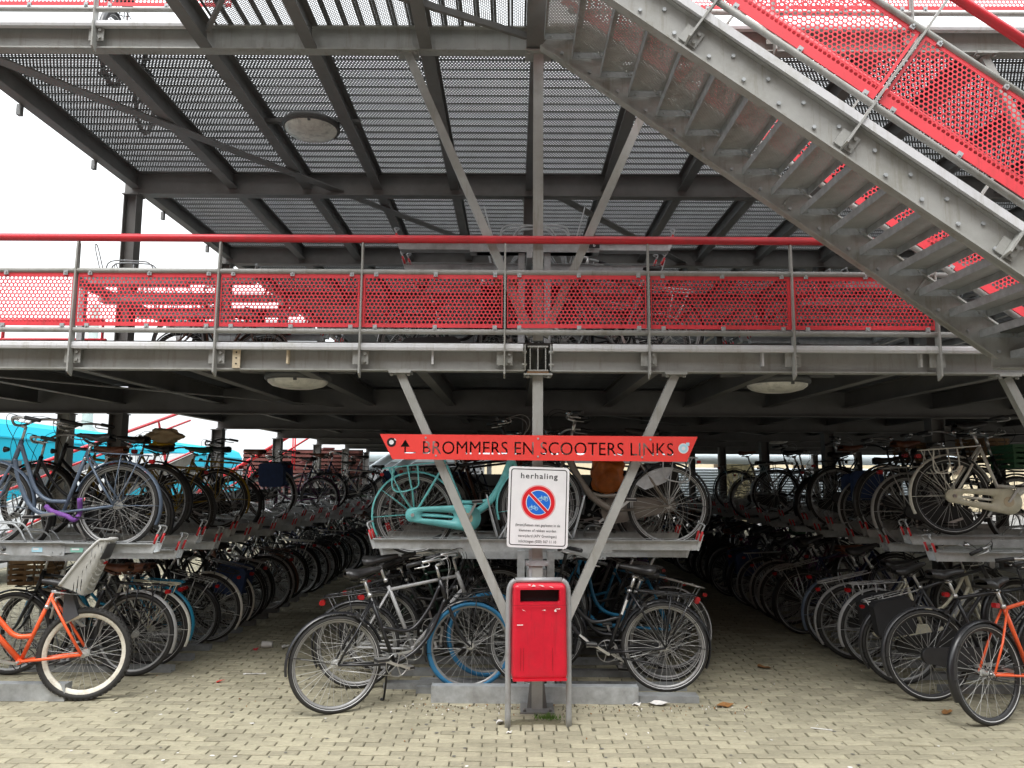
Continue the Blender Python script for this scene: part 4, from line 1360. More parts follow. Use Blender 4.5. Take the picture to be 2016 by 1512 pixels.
# second floor: wheels showing under the railing
row('on the lower deck floor, left of the post', 'bicycles on the lower deck, left', -1.35, [8.2, 9.0, 9.9], Z1T + 0.05, 0.0, front_dz=(0.05,))
row('on the lower deck floor, right of the post', 'bicycles on the lower deck, right', 1.30, [7.4, 8.1, 9.2, 10.0], Z1T + 0.05, PI, {0: dict(colour='black', rim=ALU)}, front_dz=(0.05,))
row('on the lower deck floor, by the left column', 'bicycles on the lower deck by the left column', -3.35, [9.3, 9.8, 10.9], Z1T + 0.05, PI, front_dz=(0.05, 0.2))
bicycle('black bicycle on the upper deck at the top left corner of the view', (-4.1, 7.0, Z2T + 0.05), R(100), 'black', 'diamond', lean=R(3))

# ================================================================== RACKS
def f_tray(b):
    # open channel: outer narrow length, inner boxed length
    for s in (-1, 1):
        b.box(0.0, 0.70, s * 0.055 - 0.002, s * 0.055 + 0.002, 0.0, 0.072)
        b.box(0.70, 1.85, s * 0.061 - 0.002, s * 0.061 + 0.002, -0.022, 0.078)
        b.box(0.0, 1.85, s * 0.0765 - 0.0135, s * 0.0765 + 0.0135, 0.079, 0.082)
        for x in (0.73, 0.80):
            for z in (0.0, 0.055):
                b.tube([(x, s * 0.063, z), (x, s * 0.069, z)], 0.008, 6)
    b.box(0.0, 1.85, -0.053, 0.053, 0.0, 0.003)
    b.box(0.71, 1.85, -0.059, 0.059, -0.021, -0.018)
    for s in (-1, 1):
        b.bar((0.01, s * 0.06, 0.0), (-0.035, s * 0.06, 0.13), 0.006, 0.028, upv=(1, 0, 0))
def f_grip(b):
    b.tube([(-0.012, 0, 0.075), (-0.037, 0, 0.150)], 0.0105, 8)
def f_endhoop(b):
    b.tube(crv([(-0.03, -0.06, 0.145), (-0.055, -0.055, 0.20), (-0.02, 0, 0.215), (-0.055, 0.055, 0.20), (-0.03, 0.06, 0.145)], 4), 0.0075, 6)
def f_wheelhoop(b):
    for s in (-1, 1):
        b.tube(crv([(1.02, s * 0.05, 0.08), (1.10, s * 0.05, 0.20), (1.20, s * 0.05, 0.23), (1.52, s * 0.05, 0.23), (1.58, s * 0.05, 0.09)], 4), 0.0075, 6)
def f_fronthoop(b):
    b.tube(crv([(1.62, -0.035, 0.06), (1.70, -0.035, 0.34), (1.72, -0.02, 0.42), (1.725, 0, 0.435), (1.72, 0.02, 0.42), (1.70, 0.035, 0.34), (1.62, 0.035, 0.06)], 4), 0.006, 6)
REDG = mat('red_grip', (0.55, 0.02, 0.025), 0.4, var=0.1)
GD = mat('galvanised_rack', (0.47, 0.49, 0.495), 0.5, metal=0.3, var=0.2, scale=12, dirt=(0.16, 0.15, 0.13), dirt_amt=0.55, dirt_scale=4)
def tray(parent, x, y, z, yaw, hoop=True):
    t = ob('tray', cached(('tray',), f_tray, [GD]), parent, (x, y, z), (0, 0, yaw))
    for s in (-1, 1):
        ob('red_grip', cached(('grip_red',), f_grip, [REDG]), t, (0, s * 0.06, 0))
    ob('end_hoop', cached(('end_hoop',), f_endhoop, [GALV]), t)
    ob('wheel_hoop', cached(('wheel_hoop',), f_wheelhoop, [GALV]), t)
    if hoop:
        ob('front_hoop', cached(('front_hoop',), f_fronthoop, [GALV]), t)
    return t
def f_gutter(b):
    for s in (-1, 1):
        b.box(-0.06, 1.35, s * 0.045 - 0.002, s * 0.045 + 0.002, 0.0, 0.05)
        b.tube(crv([(0.95, s * 0.045, 0.04), (1.02, s * 0.045, 0.30), (1.12, s * 0.045, 0.34), (1.30, s * 0.045, 0.30), (1.34, s * 0.045, 0.05)], 3), 0.007, 5)
    b.box(-0.06, 1.35, -0.043, 0.043, 0.0, 0.004)
def rack_thing(name, label, cx, sides, y0, z0, trays, gut, xout, xpost, ylen, tz=(1.13, 1.03), n_tray=None, pitch=0.42, tray_off=0.0, group=None):
    root = thing(name, label, 'bicycle rack', (cx, y0, z0), group=group)
    for k in range(int(ylen / 2.4) + 1):
        for px in xpost:
            b = MB(); b.bar((px, 0.25 + 2.4 * k, 0), (px, 0.25 + 2.4 * k, 1.12), 0.06, 0.06, upv=(0, 1, 0))
            part('upright', b, GD, root)
    for px in xpost:
        for z in (0.95,):
            b = MB(); b.bar((px + (0.07 if px <= 0 else -0.07), 0.0, z), (px + (0.07 if px <= 0 else -0.07), ylen, z), 0.05, 0.10)
            part('long_beam', b, GD, root)
    k = 0
    yy_ = tray_off
    while yy_ < ylen:
        for s in sides:
            if trays:
                tray(root, xout * s, yy_ + (0.0 if s > 0 else 0.0), tz[k % 2], PI if s > 0 else 0.0)
            if gut:
                ob('floor_gutter', cached(('floor_gutter',), f_gutter, [GALVD]), root, ((xout - 0.15) * s, yy_ + 0.1, 0.0), (0, 0, PI if s > 0 else 0.0))
        yy_ += pitch
        k += 1
    return root
def floor_beam(parent, x0, x1, y, h=0.125, w=0.09, z=0):
    b = MB()
    b.box(x0, x1, y, y + 0.004, z, z + h); b.box(x0, x1, y + 0.0045, y + w, z + h - 0.004, z + h); b.box(x0, x1, y + w - 0.004, y + w, z, z + h - 0.005)
    for x in (x0, x1):
        b.box(x - 0.003, x + 0.003, y - 0.004, y + w + 0.004, z + 0.004, z + h + 0.003)
    return part('floor_beam', b, GALV, parent)
rc = rack_thing('bicycle_rack', 'galvanised two-tier bicycle rack in the centre, behind the white sign', 0, (-1, 1), 6.10, 0, True, True, 1.32, (-0.12, 0.12), 14.0, tray_off=0.32)
floor_beam(rc, -0.80, 0.775, 0.0)
b = MB(); b.box(0.79, 1.25, 0.04, 0.16, 0.0, 0.05)
part('wheel_stop', b, GALVD, rc)
for dy in (0.25, 0.5):
    b = MB(); b.box(-0.95, 0.2, dy, dy + 0.06, 0.0, 0.05); part('floor_rail', b, GALVD, rc)
rl_ = rack_thing('bicycle_rack', 'galvanised two-tier bicycle rack along the left side, one upper tray with stickers', -3.1, (1,), 6.10, 0, False, False, 0.0, (-1.85,), 14.0)
for k in range(33):
    tray(rl_, 0.03 + 0.018 * max(0, k * .42 - 2) , 0.22 + 0.42 * k, (1.09, 1.00)[k % 2], PI)
    if k > 1:
        ob('floor_gutter', BM[('floor_gutter',)], rl_, (-0.12 + 0.02 * max(0, k * .42 - 2), 0.05 + 0.42 * k, 0), (0, 0, PI))
floor_beam(rl_, -2.2, -0.49, -0.02)
for x, w, m_ in ((-0.93, 0.085, CYANP), (-0.62, 0.10, mat('sticker_green', (0.25, 0.55, 0.45), .4)), (-1.25, 0.03, WHITE)):
    b = MB(); b.box(x, x + w, 0.1525, 0.1535, 1.095, 1.13, 0); b.box(x + .01, x + w - .03, 0.1515, 0.1523, 1.112, 1.125, 1)
    part('sticker', b, [m_, WHITE], rl_)
rr_ = rack_thing('bicycle_rack', 'galvanised two-tier bicycle rack along the right side under the dark deck', 3.35, (-1,), 6.20, 0, False, False, 0.0, (1.85,), 14.0)
for k in range(32):
    tray(rr_, 0.0 + rnd.uniform(-.03, .05), 0.35 + 0.42 * k, (1.04, 1.14)[k % 2], 0.0)
    ob('floor_gutter', BM[('floor_gutter',)], rr_, (0.0, 0.30 + 0.42 * k, 0), (0, 0, 0))
r2_ = rack_thing('bicycle_rack', 'empty galvanised trays of the rack standing on the lower deck behind the red railing', 0, (-1, 1), 6.75, Z1T + 0.045, True, False, 1.25, (-0.12, 0.12), 8.0, tz=(1.03, 0.93), tray_off=0.25, pitch=0.42)
b = MB(); b.box(0.50, 0.60, 0.158, 0.16, 1.04, 1.10)
pl = part('number_plate', b, BLACKP, r2_)
text('lettering', '6', 0.05, WHITE, pl, (0.55, 0.1572, 1.052))
r3_ = rack_thing('bicycle_rack', 'rack with tall wire hoops on the lower deck beside the left column', -3.0, (1,), 7.9, Z1T + 0.045, False, False, 0.0, (-1.85,), 6.0)
for k in range(14):
    tray(r3_, 0.0, 0.2 + 0.42 * k, (0.98, 0.88)[k % 2], PI)
rr4 = rack_thing('bicycle_rack', 'rack trays on the lower deck at the right, behind the foot of the staircase', 3.3, (-1,), 7.2, Z1T + 0.045, False, False, 0.0, (1.85,), 6.0)
for k in range(14):
    tray(rr4, 0.0, 0.2 + 0.42 * k, (1.0, 0.9)[k % 2], 0.0)

# ================================================================== SIGNS
def mesh_from(o):
    dg = bpy.context.evaluated_depsgraph_get()
    return bpy.data.meshes.new_from_object(o.evaluated_get(dg))
def boolean_cut(me, cutters, name):
    """cut a list of meshes out of a mesh, returns the new mesh"""
    base = bpy.data.objects.new('cut_base', me); COL.objects.link(base)
    tmp = [base]
    for cme in cutters:
        c = bpy.data.objects.new('cutter', cme); COL.objects.link(c); tmp.append(c)
        md = base.modifiers.new('cut', 'BOOLEAN'); md.operation = 'DIFFERENCE'; md.object = c; md.solver = 'EXACT'
    out = mesh_from(base)
    out.name = name
    for t in tmp:
        bpy.data.objects.remove(t)
    return out

YS = YF - 0.055
ds = thing('direction_sign', 'long red metal sign with cut-out letters fixed across the V braces', 'sign', (0, YS, 1.84), (0, R(0.15), 0))
pl = MB(); pl.prism([(-1.205, 0.190), (-1.105, 0.0), (1.13, 0.0), (1.215, 0.190)], -0.002, 0.002)
pme = pl.mesh('sign_plate', [REDSIGN])
tc_ = bpy.data.curves.new('letters', 'FONT'); tc_.body = 'BROMMERS EN SCOOTERS LINKS'; tc_.size = 0.148; tc_.extrude = 0.02; tc_.align_x = 'LEFT'; tc_.resolution_u = 4; tc_.space_character = 1.02
to_ = bpy.data.objects.new('letters', tc_); COL.objects.link(to_)
bpy.context.view_layer.update()
tm = mesh_from(to_)
bpy.data.objects.remove(to_)
xs_ = [v.co.x for v in tm.vertices]; zs_ = [v.co.y for v in tm.vertices]
sxx, szz = 1.905 / (max(xs_) - min(xs_)), 0.098 / (max(zs_) - min(zs_))
tm.transform(Matrix(((sxx, 0, 0, -0.875 - min(xs_) * sxx), (0, 0, -1, 0), (0, szz, 0, 0.042 - min(zs_) * szz), (0, 0, 0, 1))))
ar = MB(); ar.prism([(-1.016, 0.095), (-1.016, 0.046), (-0.93, 0.046), (-0.93, 0.056), (-1.004, 0.056), (-1.004, 0.095), (-0.975, 0.095), (-1.01, 0.150), (-1.045, 0.095)], -0.02, 0.02)
arm_ = ar.mesh('arrow', [])
cut = boolean_cut(pme, [tm, arm_], 'sign_plate')
ok = len(cut.vertices) > 200
ob('sign_plate', cut if ok else pme, ds)
print('sign boolean', ok, len(cut.vertices))
b = MB()
for x, z in ((-0.855, .165), (-0.775, .03), (0.0, .165), (0.0, .03), (0.855, .165), (0.79, .03)):
    b.tube([(x, -0.002, z), (x, -0.007, z)], 0.008, 8)
part('rivet', b, GALV, ds)['kind'] = 'stuff'
b = MB(); b.disc((-1.115, 0.128), 0.035, -0.0032, mi=0); b.disc((-1.115, 0.128), 0.019, -0.0042, mi=1, n=7)
b.prism([(-1.09, 0.158), (-1.077, 0.145), (-1.083, 0.14), (-1.096, 0.153)], -0.0055, -0.005, 1)
part('round_sticker', b, [BLACKP, WHITE], ds)
b = MB(); b.disc((1.105, 0.10), 0.039, -0.0032, mi=0); b.disc((1.105, 0.10), 0.031, -0.0042, mi=1); b.disc((1.105, 0.10), 0.016, -0.0052, mi=0, n=9)
b.box(1.125, 1.15, -0.0062, -0.0055, 0.12, 0.145, 1)
part('pale_blue_sticker', b, [WHITE, CYANP], ds)

ws = thing('parking_sign', 'white parking ban sign with a red and blue roundel on the centre post', 'sign', (0.002, YS - 0.03, 1.49), (0, R(1.6), 0))
SW, SH = 0.455, 0.60
b = MB(); b.prism(rrect(SW, SH, 0.028, 6), -0.004, 0.010, 0, None, True)
bd = part('sign_board', b, WHITE, ws)
def frame_ring(w, h, r_, t, y0):
    a, c = rrect(w, h, r_, 6), rrect(w - 2 * t, h - 2 * t, r_ - t * .8, 6)
    n = len(a)
    bb = MB(); bb.add([(x, y0, z) for x, z in a] + [(x, y0, z) for x, z in c], [(i, (i + 1) % n, n + (i + 1) % n, n + i) for i in range(n)])
    return bb
part('black_border', frame_ring(SW - 0.032, SH - 0.032, 0.022, 0.0065, -0.0048), BLACKP, ws)
def flat_ring(bb, c, r0, r1, y0, mi, n=40):
    vs = [(c[0] + r * math.cos(2 * math.pi * i / n), y0, c[1] + r * math.sin(2 * math.pi * i / n)) for r in (r0, r1) for i in range(n)]
    bb.add(vs, [(i, (i + 1) % n, n + (i + 1) % n, n + i) for i in range(n)], mi)
RC = (0.0, 0.035)
b = MB()
b.disc(RC, 0.130, -0.0045, 48, 3)
b.disc(RC, 0.1285, -0.005, 48, 4)
flat_ring(b, RC, 0.122, 0.094, -0.0056, 0, 48)
b.disc(RC, 0.0935, -0.0055, 48, 2)
b.disc(RC, 0.0885, -0.0062, 48, 1)
M = Matrix.Translation((RC[0], 0, RC[1])) @ Matrix.Rotation(R(45), 4, 'Y')
b.add([M @ Vector(p) for p in ((-0.0935, -0.0068, -0.0145), (0.0935, -0.0068, -0.0145), (0.0935, -0.0068, 0.0145), (-0.0935, -0.0068, 0.0145))], [(0, 1, 2, 3)], 2)
b.add([M @ Vector(p) for p in ((-0.096, -0.0074, -0.0105), (0.096, -0.0074, -0.0105), (0.096, -0.0074, 0.0105), (-0.096, -0.0074, 0.0105))], [(0, 1, 2, 3)], 0)
part('roundel', b, [SIGNRED, BLUEP, WHITE, SIGNRED, PINKP], ws)
def picto(cx, cz, s, moped):
    bb = MB()
    y0 = -0.0075
    for dx in (-0.030, 0.030):
        flat_ring(bb, (cx + dx * s, cz), 0.019 * s, 0.014 * s, y0, 0, 20)
    ln = [((-.03, 0), (-.018, .03)), ((-.018, .022), (.012, .022)), ((.012, .026), (.03, 0)), ((-.018, .02), (0, -.002)), ((0, -.002), (.012, .024)), ((0, -.002), (.03, 0)), ((-.024, .034), (-.012, .034)), ((.006, .03), (.018, .03))]
    if moped:
        ln += [((.012, .026), (.046, .026)), ((.02, .018), (.044, .018)), ((-.006, .0), (.02, .012)), ((-.02, .012), (.0, .006)), ((.022, .024), (.046, .012))]
    for (x0, z0), (x1, z1) in ln:
        bb.bar((cx + x0 * s, y0 + .0003, cz + z0 * s), (cx + x1 * s, y0 + .0003, cz + z1 * s), 0.0007, (0.005 if moped else 0.0042) * s, upv=(-(z1 - z0), 0, (x1 - x0)))
    return bb
part('bicycle_symbol', picto(-0.036, -0.010, 0.72, False), CYANP, ws)
part('moped_symbol', picto(0.036, 0.060, 0.74, True), CYANP, ws)
text('heading', 'herhaling', 0.058, BLACKP, ws, (0, -0.0046, 0.213), sx=1.12, offset=0.0006, space=1.16)
for k, ln in enumerate(('(brom)fietsen niet geplaatst in de', 'klemmen of rekken worden', 'verwijderd (APV Groningen)', 'inlichtingen (050) 367 11 10')):
    text('lettering', ln, 0.0285, BLACKP, ws, (0, -0.0046, -0.142 - 0.040 * k), sx=0.80, offset=0.0002, space=1.08)
b = MB()
for dz in (0.18, -0.2):
    b.box(-0.075, 0.075, 0.0102, 0.022, dz - .012, dz + .012)
part('bracket', b, GALV, ws)
cl = thing('clamp', 'small galvanised clamp with bolts on the centre post under the white sign', 'clamp', (0, YF + 0.0, 1.07))
b = MB(); b.box(-0.09, 0.09, -0.008, 0.003, -0.02, 0.02); b.box(-0.065, -0.042, 0.004, 0.06, -0.20, 0.10)
for s in (-1, 1):
    b.tube([(s * .07, -0.008, 0), (s * .07, -0.03, 0)], 0.009, 6)
part('clamp_body', b, GALV, cl)

# ================================================================== LITTER BIN
bn = thing('litter_bin', 'dented red litter bin on two grey tube legs in front of the post', 'litter bin', (-0.005, 5.60, 0), (0, 0, R(4)))
BWd, BD = 0.385, 0.27
# front outline is a rounded box that narrows slightly to the top
bm = bmesh.new()
bmesh.ops.create_cube(bm, size=1.0)
for v in bm.verts:
    top = v.co.z > 0
    v.co.x *= BWd * (0.965 if top else 1.0)
    v.co.y *= BD
    v.co.z = 0.975 if top else 0.335
    if top and v.co.y < 0:
        v.co.y += 0.02
bmesh.ops.bevel(bm, geom=[e for e in bm.edges], offset=0.038, segments=5, profile=0.6, affect='EDGES')
me = bpy.data.meshes.new('bin_body'); bm.to_mesh(me); bm.free()
me.materials.append(REDBIN)
for p in me.polygons:
    p.use_smooth = True
ct = MB(); ct.prism(rrect(0.275, 0.088, 0.008, 3), -0.30, -0.03, 0, Matrix.Translation((0, 0, 0.893)))
cut = boolean_cut(me, [ct.mesh('slot', [])], 'bin_body')
for p in cut.polygons:
    p.use_smooth = p.area < 0.0035
body = ob('bin_body', cut, bn)
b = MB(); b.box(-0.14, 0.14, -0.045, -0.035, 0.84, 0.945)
part('slot_shade_plate', b, DARK, body)  # near-black plate paints the shade inside the bin slot
b = MB(); b.box(-0.19, 0.19, -0.137, -0.1345, 0.8335, 0.8360)
part('hood_seam', b, mat('red_bin_seam', (0.25, 0.006, 0.012), .5), body)
b = MB()
prng = random.Random(3)
for k in range(9):                              # paint scratches and torn sticker scraps
    x = prng.uniform(-0.13, 0.13); z = prng.choice((0.825, 0.815, 0.80, 0.958, 0.965))
    y0 = -0.1368 if z < .9 else -0.123
    pts = [(x + prng.uniform(-.022, .022), z + prng.uniform(-.010, .010)) for _ in range(5)]
    cx_, cz_ = sum(p[0] for p in pts) / 5, sum(p[1] for p in pts) / 5
    pts.sort(key=lambda p: math.atan2(p[1] - cz_, p[0] - cx_))
    b.prism(pts, y0 - .0004, y0 + .001)
b.box(-0.16, -0.118, -0.1362, -0.135, 0.70, 0.706)
for x in (-0.115, -0.135, 0.085):
    b.box(x, x + 0.003, -0.1360, -0.1340, 0.40, 0.55, 1)
part('sticker_scrap', b, [WHITEPL, mat('red_bin_streak', (0.30, 0.006, 0.014), .4)], body)
b = MB(); b.box(-0.185, 0.185, -0.139, 0.10, 0.329, 0.345)
part('bottom_rim', b, REDBIN, body)
lg = mat('grey_tube', (0.34, 0.345, 0.35), 0.45, metal=0.3, var=0.15, scale=8, dirt=(0.18, 0.16, 0.12), dirt_amt=.5, dirt_scale=7)
for s in (-1, 1):
    b = MB(); b.tube(crv([(s * 0.213, -0.03, -0.02), (s * 0.213, -0.03, 0.45), (s * 0.211, -0.03, 0.86), (s * 0.198, -0.03, 0.955), (s * 0.165, -0.03, 0.990)], 5), 0.0205, 12)
    part('leg', b, lg, bn)
b = MB(); b.tube([(-0.165, -0.03, 0.990), (0.165, -0.03, 0.990)], 0.0205, 12)
part('top_tube', b, lg, bn)

# ================================================================== DECK LAMPS
def lamp(label, loc, group):
    t = thing('ceiling_lamp', label, 'lamp', loc, group=group)
    b = MB(); b.lathe([(0.0, 0.0), (0.27, 0.0), (0.285, -0.02), (0.285, -0.055), (0.262, -0.062)])
    part('housing', b, LAMPB, t)
    b = MB(); b.lathe([(0.260, -0.060), (0.255, -0.085), (0.22, -0.112), (0.14, -0.132), (0.06, -0.138), (0.0, -0.139)])
    df = part('diffuser', b, LAMPG, t)
    b = MB(); b.ring((0, 0, -0.062), 0.268, 0.010, axis='z', n=32, k=6)
    for k in range(3):
        a = R(40 + 120 * k)
        b.box(0.262 * math.cos(a) - 0.012, 0.262 * math.cos(a) + 0.012, 0.262 * math.sin(a) - 0.012, 0.262 * math.sin(a) + 0.012, -0.09, -0.05)
    part('rim_ring', b, LAMPB, t)
    b = MB(); b.box(-0.5, 0.5, -0.03, 0.03, 0.001, 0.035)
    part('mounting_rail', b, STEELD, t)
G_ = 'round lamps under the decks'
lamp('round dirty lamp under the upper deck', (-2.25, 7.42, Z2B + 0.075), G_)
lamp('round lamp under the lower deck, left of the sign', (-2.08, 6.70, Z1B + 0.075), G_)
lamp('round lamp under the lower deck, right of the sign', (2.15, 6.78, Z1B + 0.075), G_)
lamp('far round lamp glimpsed under the lower deck at the right', (5.6, 17.0, Z1B + 0.05), G_)

# ================================================================== BACKGROUND
# turquoise train beyond the left edge
TEAL = mat('turquoise_train_paint', (0.0, 0.36, 0.50), 0.6, var=0.04, scale=1, spec=0.15)
GLASSD = mat('dark_train_glass', (0.03, 0.035, 0.04), 0.08, var=0.1)
tr = thing('train', 'turquoise train standing beyond the left side of the bicycle park', 'train', (-14.4, 19.0, 0), (0, 0, R(7.2)))
prof = [(0.0, 0.55), (0.02, 1.2), (0.0, 2.10), (-0.03, 2.75), (-0.22, 3.12), (-0.6, 3.30), (-1.5, 3.36), (-2.4, 3.30), (-2.78, 3.12), (-2.97, 2.75), (-3.0, 2.1), (-3.0, 0.55)]
b = MB(); b.prism(list(reversed(prof)), -8, 34)
part('train_body', b, TEAL, tr)
for k in range(14):
    b = MB(); b.box(0.012, 0.03, -7.6 + 3.0 * k, -7.6 + 3.0 * k + 2.75, 1.22, 2.06)
    part('window', b, GLASSD, tr)
b = MB(); b.box(0.021, 0.032, -8, 34, 2.085, 2.105); b.box(-0.02, 0.012, -8, 34, 2.70, 2.712)
part('body_seam', b, mat('train_seam', (0.0, 0.25, 0.33), .4), tr)
b = MB(); b.box(-2.2, -0.9, 1.0, 3.2, 3.37, 3.62)
part('roof_unit', b, CREAM, tr)
b = MB(); b.box(-2.9, -0.05, -8, 34, 0.1, 0.53)
part('underframe', b, DARK, tr)
ms = thing('platform_mast', 'slim grey-green mast rising behind the turquoise train', 'mast', (-18.5, 33.0, 0))
b = MB(); b.lathe([(0.32, 0), (0.32, 3.25), (0.5, 3.3), (0.5, 3.42), (0.22, 3.7), (0.19, 9.0), (0.0, 9.0)], n=16)
part('shaft', b, mat('mast_green_grey', (0.30, 0.36, 0.34), .6), ms)

# outdoor ramp with red railings on the left
rp0, rp1 = Vector((-8.5, 10.6, 0.0)), Vector((-6.9, 16.2, 1.95))
dv = rp1 - rp0
ryaw = math.atan2(dv.y, dv.x); rsl = math.atan2(dv.z, math.hypot(dv.x, dv.y)); rlen = dv.length
rmp = thing('access_ramp', 'sloping steel access ramp behind the left bicycle rows', 'ramp', rp0, (0, 0, ryaw))
for s in (0, 1):
    b = MB(); b.bar((0, s * 1.6, 0.1), (rlen * math.cos(rsl), s * 1.6, 0.1 + dv.z), 0.06, 0.2)
    part('stringer', b, STEEL, rmp)
b = MB(); b.bar((0, 0.8, 0.17), (rlen * math.cos(rsl), 0.8, 0.17 + dv.z), 1.5, 0.03)
part('ramp_deck', b, GALVD, rmp)
for k in range(3):
    b = MB(); f_ = 0.3 + 0.33 * k; b.bar((rlen * f_, 0.1, -0.2), (rlen * f_, 0.1, dv.z * f_), 0.1, 0.1, upv=(0, 1, 0))
    part('support', b, STEEL, rmp)
railing('ramp_railing', 'red railing of the sloping access ramp on the left', rp0 + Vector((0, 0, 0.12)), (0, -rsl, ryaw), rlen, 0.1, pitch=1.3, h_low=0.12, h_pan=0.6, h_top=1.0, red_posts=True, plates=False, panels=False)
# red stair further back
bs = thing('red_stair', 'red-railed outdoor stair seen far back between the left columns', 'stair', (-8.6, 20.2, 0.0), (0, 0, R(18)))
for k in range(15):
    b = MB(); b.box(0.28 * k, 0.28 * k + 0.3, 0, 1.6, 0.19 * k + 0.12, 0.19 * k + 0.17)
    part('tread', b, mat('dark_red_steel', (0.13, 0.03, 0.03), .6), bs)
for s in (0, 1.6):
    b = MB(); b.tube([(-0.1, s, 1.05), (4.2, s, 3.95)], 0.035, 8); b.tube([(-0.1, s, 0.65), (4.2, s, 3.55)], 0.022, 8)
    part('handrail', b, REDRAIL, bs)
    for k in range(4):
        b = MB(); b.tube([(0.3 + 1.15 * k, s, 0.25 + .79 * k), (0.3 + 1.15 * k, s, 1.3 + .79 * k)], 0.025, 6)
        part('rail_post', b, REDRAIL, bs)

scr = thing('slatted_screen', 'brown-red slatted screen far back between the left columns', 'screen', (-8.3, 23.2, 0))
b = MB(); b.box(0, 3.6, 0.05, 0.08, 0.0, 2.45)
part('backing', b, mat('dark_brown_screen', (0.045, 0.022, 0.02), .8), scr)
ssm = MB(); ssm.box(0, 3.6, 0, 0.045, 0, 0.075); ssm = ssm.mesh('slat', [mat('brown_red_slat', (0.16, 0.055, 0.045), .6, var=.2)])
for k in range(20):
    ob('slat', ssm, scr, (0, 0, 0.1 + 0.118 * k))
gw = thing('grey_shed', 'low grey shed far behind the left racks', 'shed', (-6.4, 29.0, 0))
b = MB(); b.box(0, 5.0, 0, 4, 0, 2.3)
part('wall', b, mat('shed_grey', (0.22, 0.225, 0.23), .7, var=.15), gw)
b = MB(); b.box(-0.2, 5.2, -0.2, 4.2, 2.305, 2.42)
part('roof', b, mat('shed_roof', (0.10, 0.10, 0.105), .7), gw)

# white pipe, louvre wall, beige building far behind
PIPE = mat('white_pipe', (0.62, 0.70, 0.73), 0.35, var=0.05)
pp = thing('white_pipe', 'thick white pipe running across behind the racks at the far end', 'pipe', (0, 26.6, 2.33))
b = MB(); b.tube([(-7.0, 0, 0.02), (15, 0, 0.0)], 0.20, 16)
part('pipe_run', b, PIPE, pp)
for x in (-6, -1, 4.4, 10, 14.5):
    b = MB(); b.bar((x, 0, -2.33), (x, 0, -0.2), 0.16, 0.16, upv=(0, 1, 0)); part('pipe_support', b, GALVD, pp)
p2 = thing('slanting_pipes', 'pair of pale slanting pipes left of the red sign, far back', 'pipe', (-4.6, 24.8, 0))
for dx in (0, 0.75):
    b = MB(); b.tube([(-0.6 + dx, 0, 1.55), (1.2 + dx, 0, 2.75)], 0.14, 12); part('pipe', b, PIPE, p2)
hut = thing('site_box', 'pale grey metal box with purple graffiti behind the turquoise bicycle', 'box', (-3.3, 24.0, 0))
b = MB(); b.prism([(-1.5, 0), (1.6, 0), (1.6, 1.95), (-0.4, 1.95), (-1.5, 1.35)], 0, 1.5)
part('box_body', b, mat('pale_grey_metal', (0.42, 0.43, 0.43), .5, var=.08, dirt=(.2, .2, .2), dirt_amt=.4), hut)
b = MB()
for k, (x0, pts) in enumerate(((-.35, ((0, 0), (.02, .5), (.2, .3), (.2, 0))), (0, ((.25, .45), (.05, .35), (.05, .05), (.25, 0), (.25, .2), (.15, .2))), (.4, ((0, 0), (0, .45), (.25, .45), (.05, .22), (.28, 0))))):
    b.tube([(x0 + x, -0.012, 1.15 + z) for x, z in pts], 0.03, 5)
part('graffiti', b, mat('purple_spray', (0.10, 0.03, 0.22), .6), hut)
lv = thing('louvre_wall', 'wall of horizontal pale louvre slats far behind the right racks', 'wall', (5.6, 27.4, 0))
b = MB(); b.box(0, 9, 0.25, 0.3, 0.2, 2.0)
part('backing', b, mat('dark_grey_wall', (0.05, 0.055, 0.06), .7), lv)
sl = MB(); sl.bar((0, 0, 0), (9, 0, 0), 0.10, 0.045, upv=(0, -0.5, 1)); slm = sl.mesh('slat', [mat('pale_slat', (0.42, 0.47, 0.50), .4, var=.08)])
for k in range(18):
    ob('slat', slm, lv, (0, 0.12, 0.38 + 0.094 * k))
bw = thing('brick_pier', 'pale yellow brick pier standing in front of the louvre wall', 'wall', (7.15, 26.9, 0))
b = MB(); b.box(-0.01, 1.06, 0.01, 0.3, 0, 2.9)
part('core', b, mat('brick_mortar', (0.30, 0.28, 0.20), .9), bw)
YB = mat('pale_yellow_brick', (0.50, 0.44, 0.27), 0.85, var=.12, rand=.12, scale=12)
bb = MB(); bb.box(0, 0.145, -0.008, 0.02, 0, 0.19); bme = bb.mesh('brick', [YB])
for k in range(14):
    for i in range(7):
        ob('brick', bme, bw, (0.005 + i * 0.15, 0, 0.1 + 0.2 * k))
bb_ = thing('beige_building', 'beige building with brown windows far behind the louvre wall', 'building', (0, 40, 0))
b = MB(); b.box(-4, 34, 0, 8, 0, 4.4)
part('wall', b, mat('beige_render', (0.62, 0.53, 0.36), .8, var=.06), bb_)
for x in (10.2, 14.3, 18.6, 22.5):
    b = MB(); b.box(x, x + 0.9, -0.06, 0.02, 1.9, 3.2)
    part('window', b, mat('brown_window', (0.10, 0.075, 0.05), .3), bb_)
fw_ = thing('back_wall', 'dark low wall closing the far end of the centre rack', 'wall', (-2.0, 25.2, 0))
b = MB(); b.box(0, 6.5, 0, 0.25, 0, 1.75)
part('wall_body', b, mat('dark_wall', (0.06, 0.06, 0.06), .8), fw_)

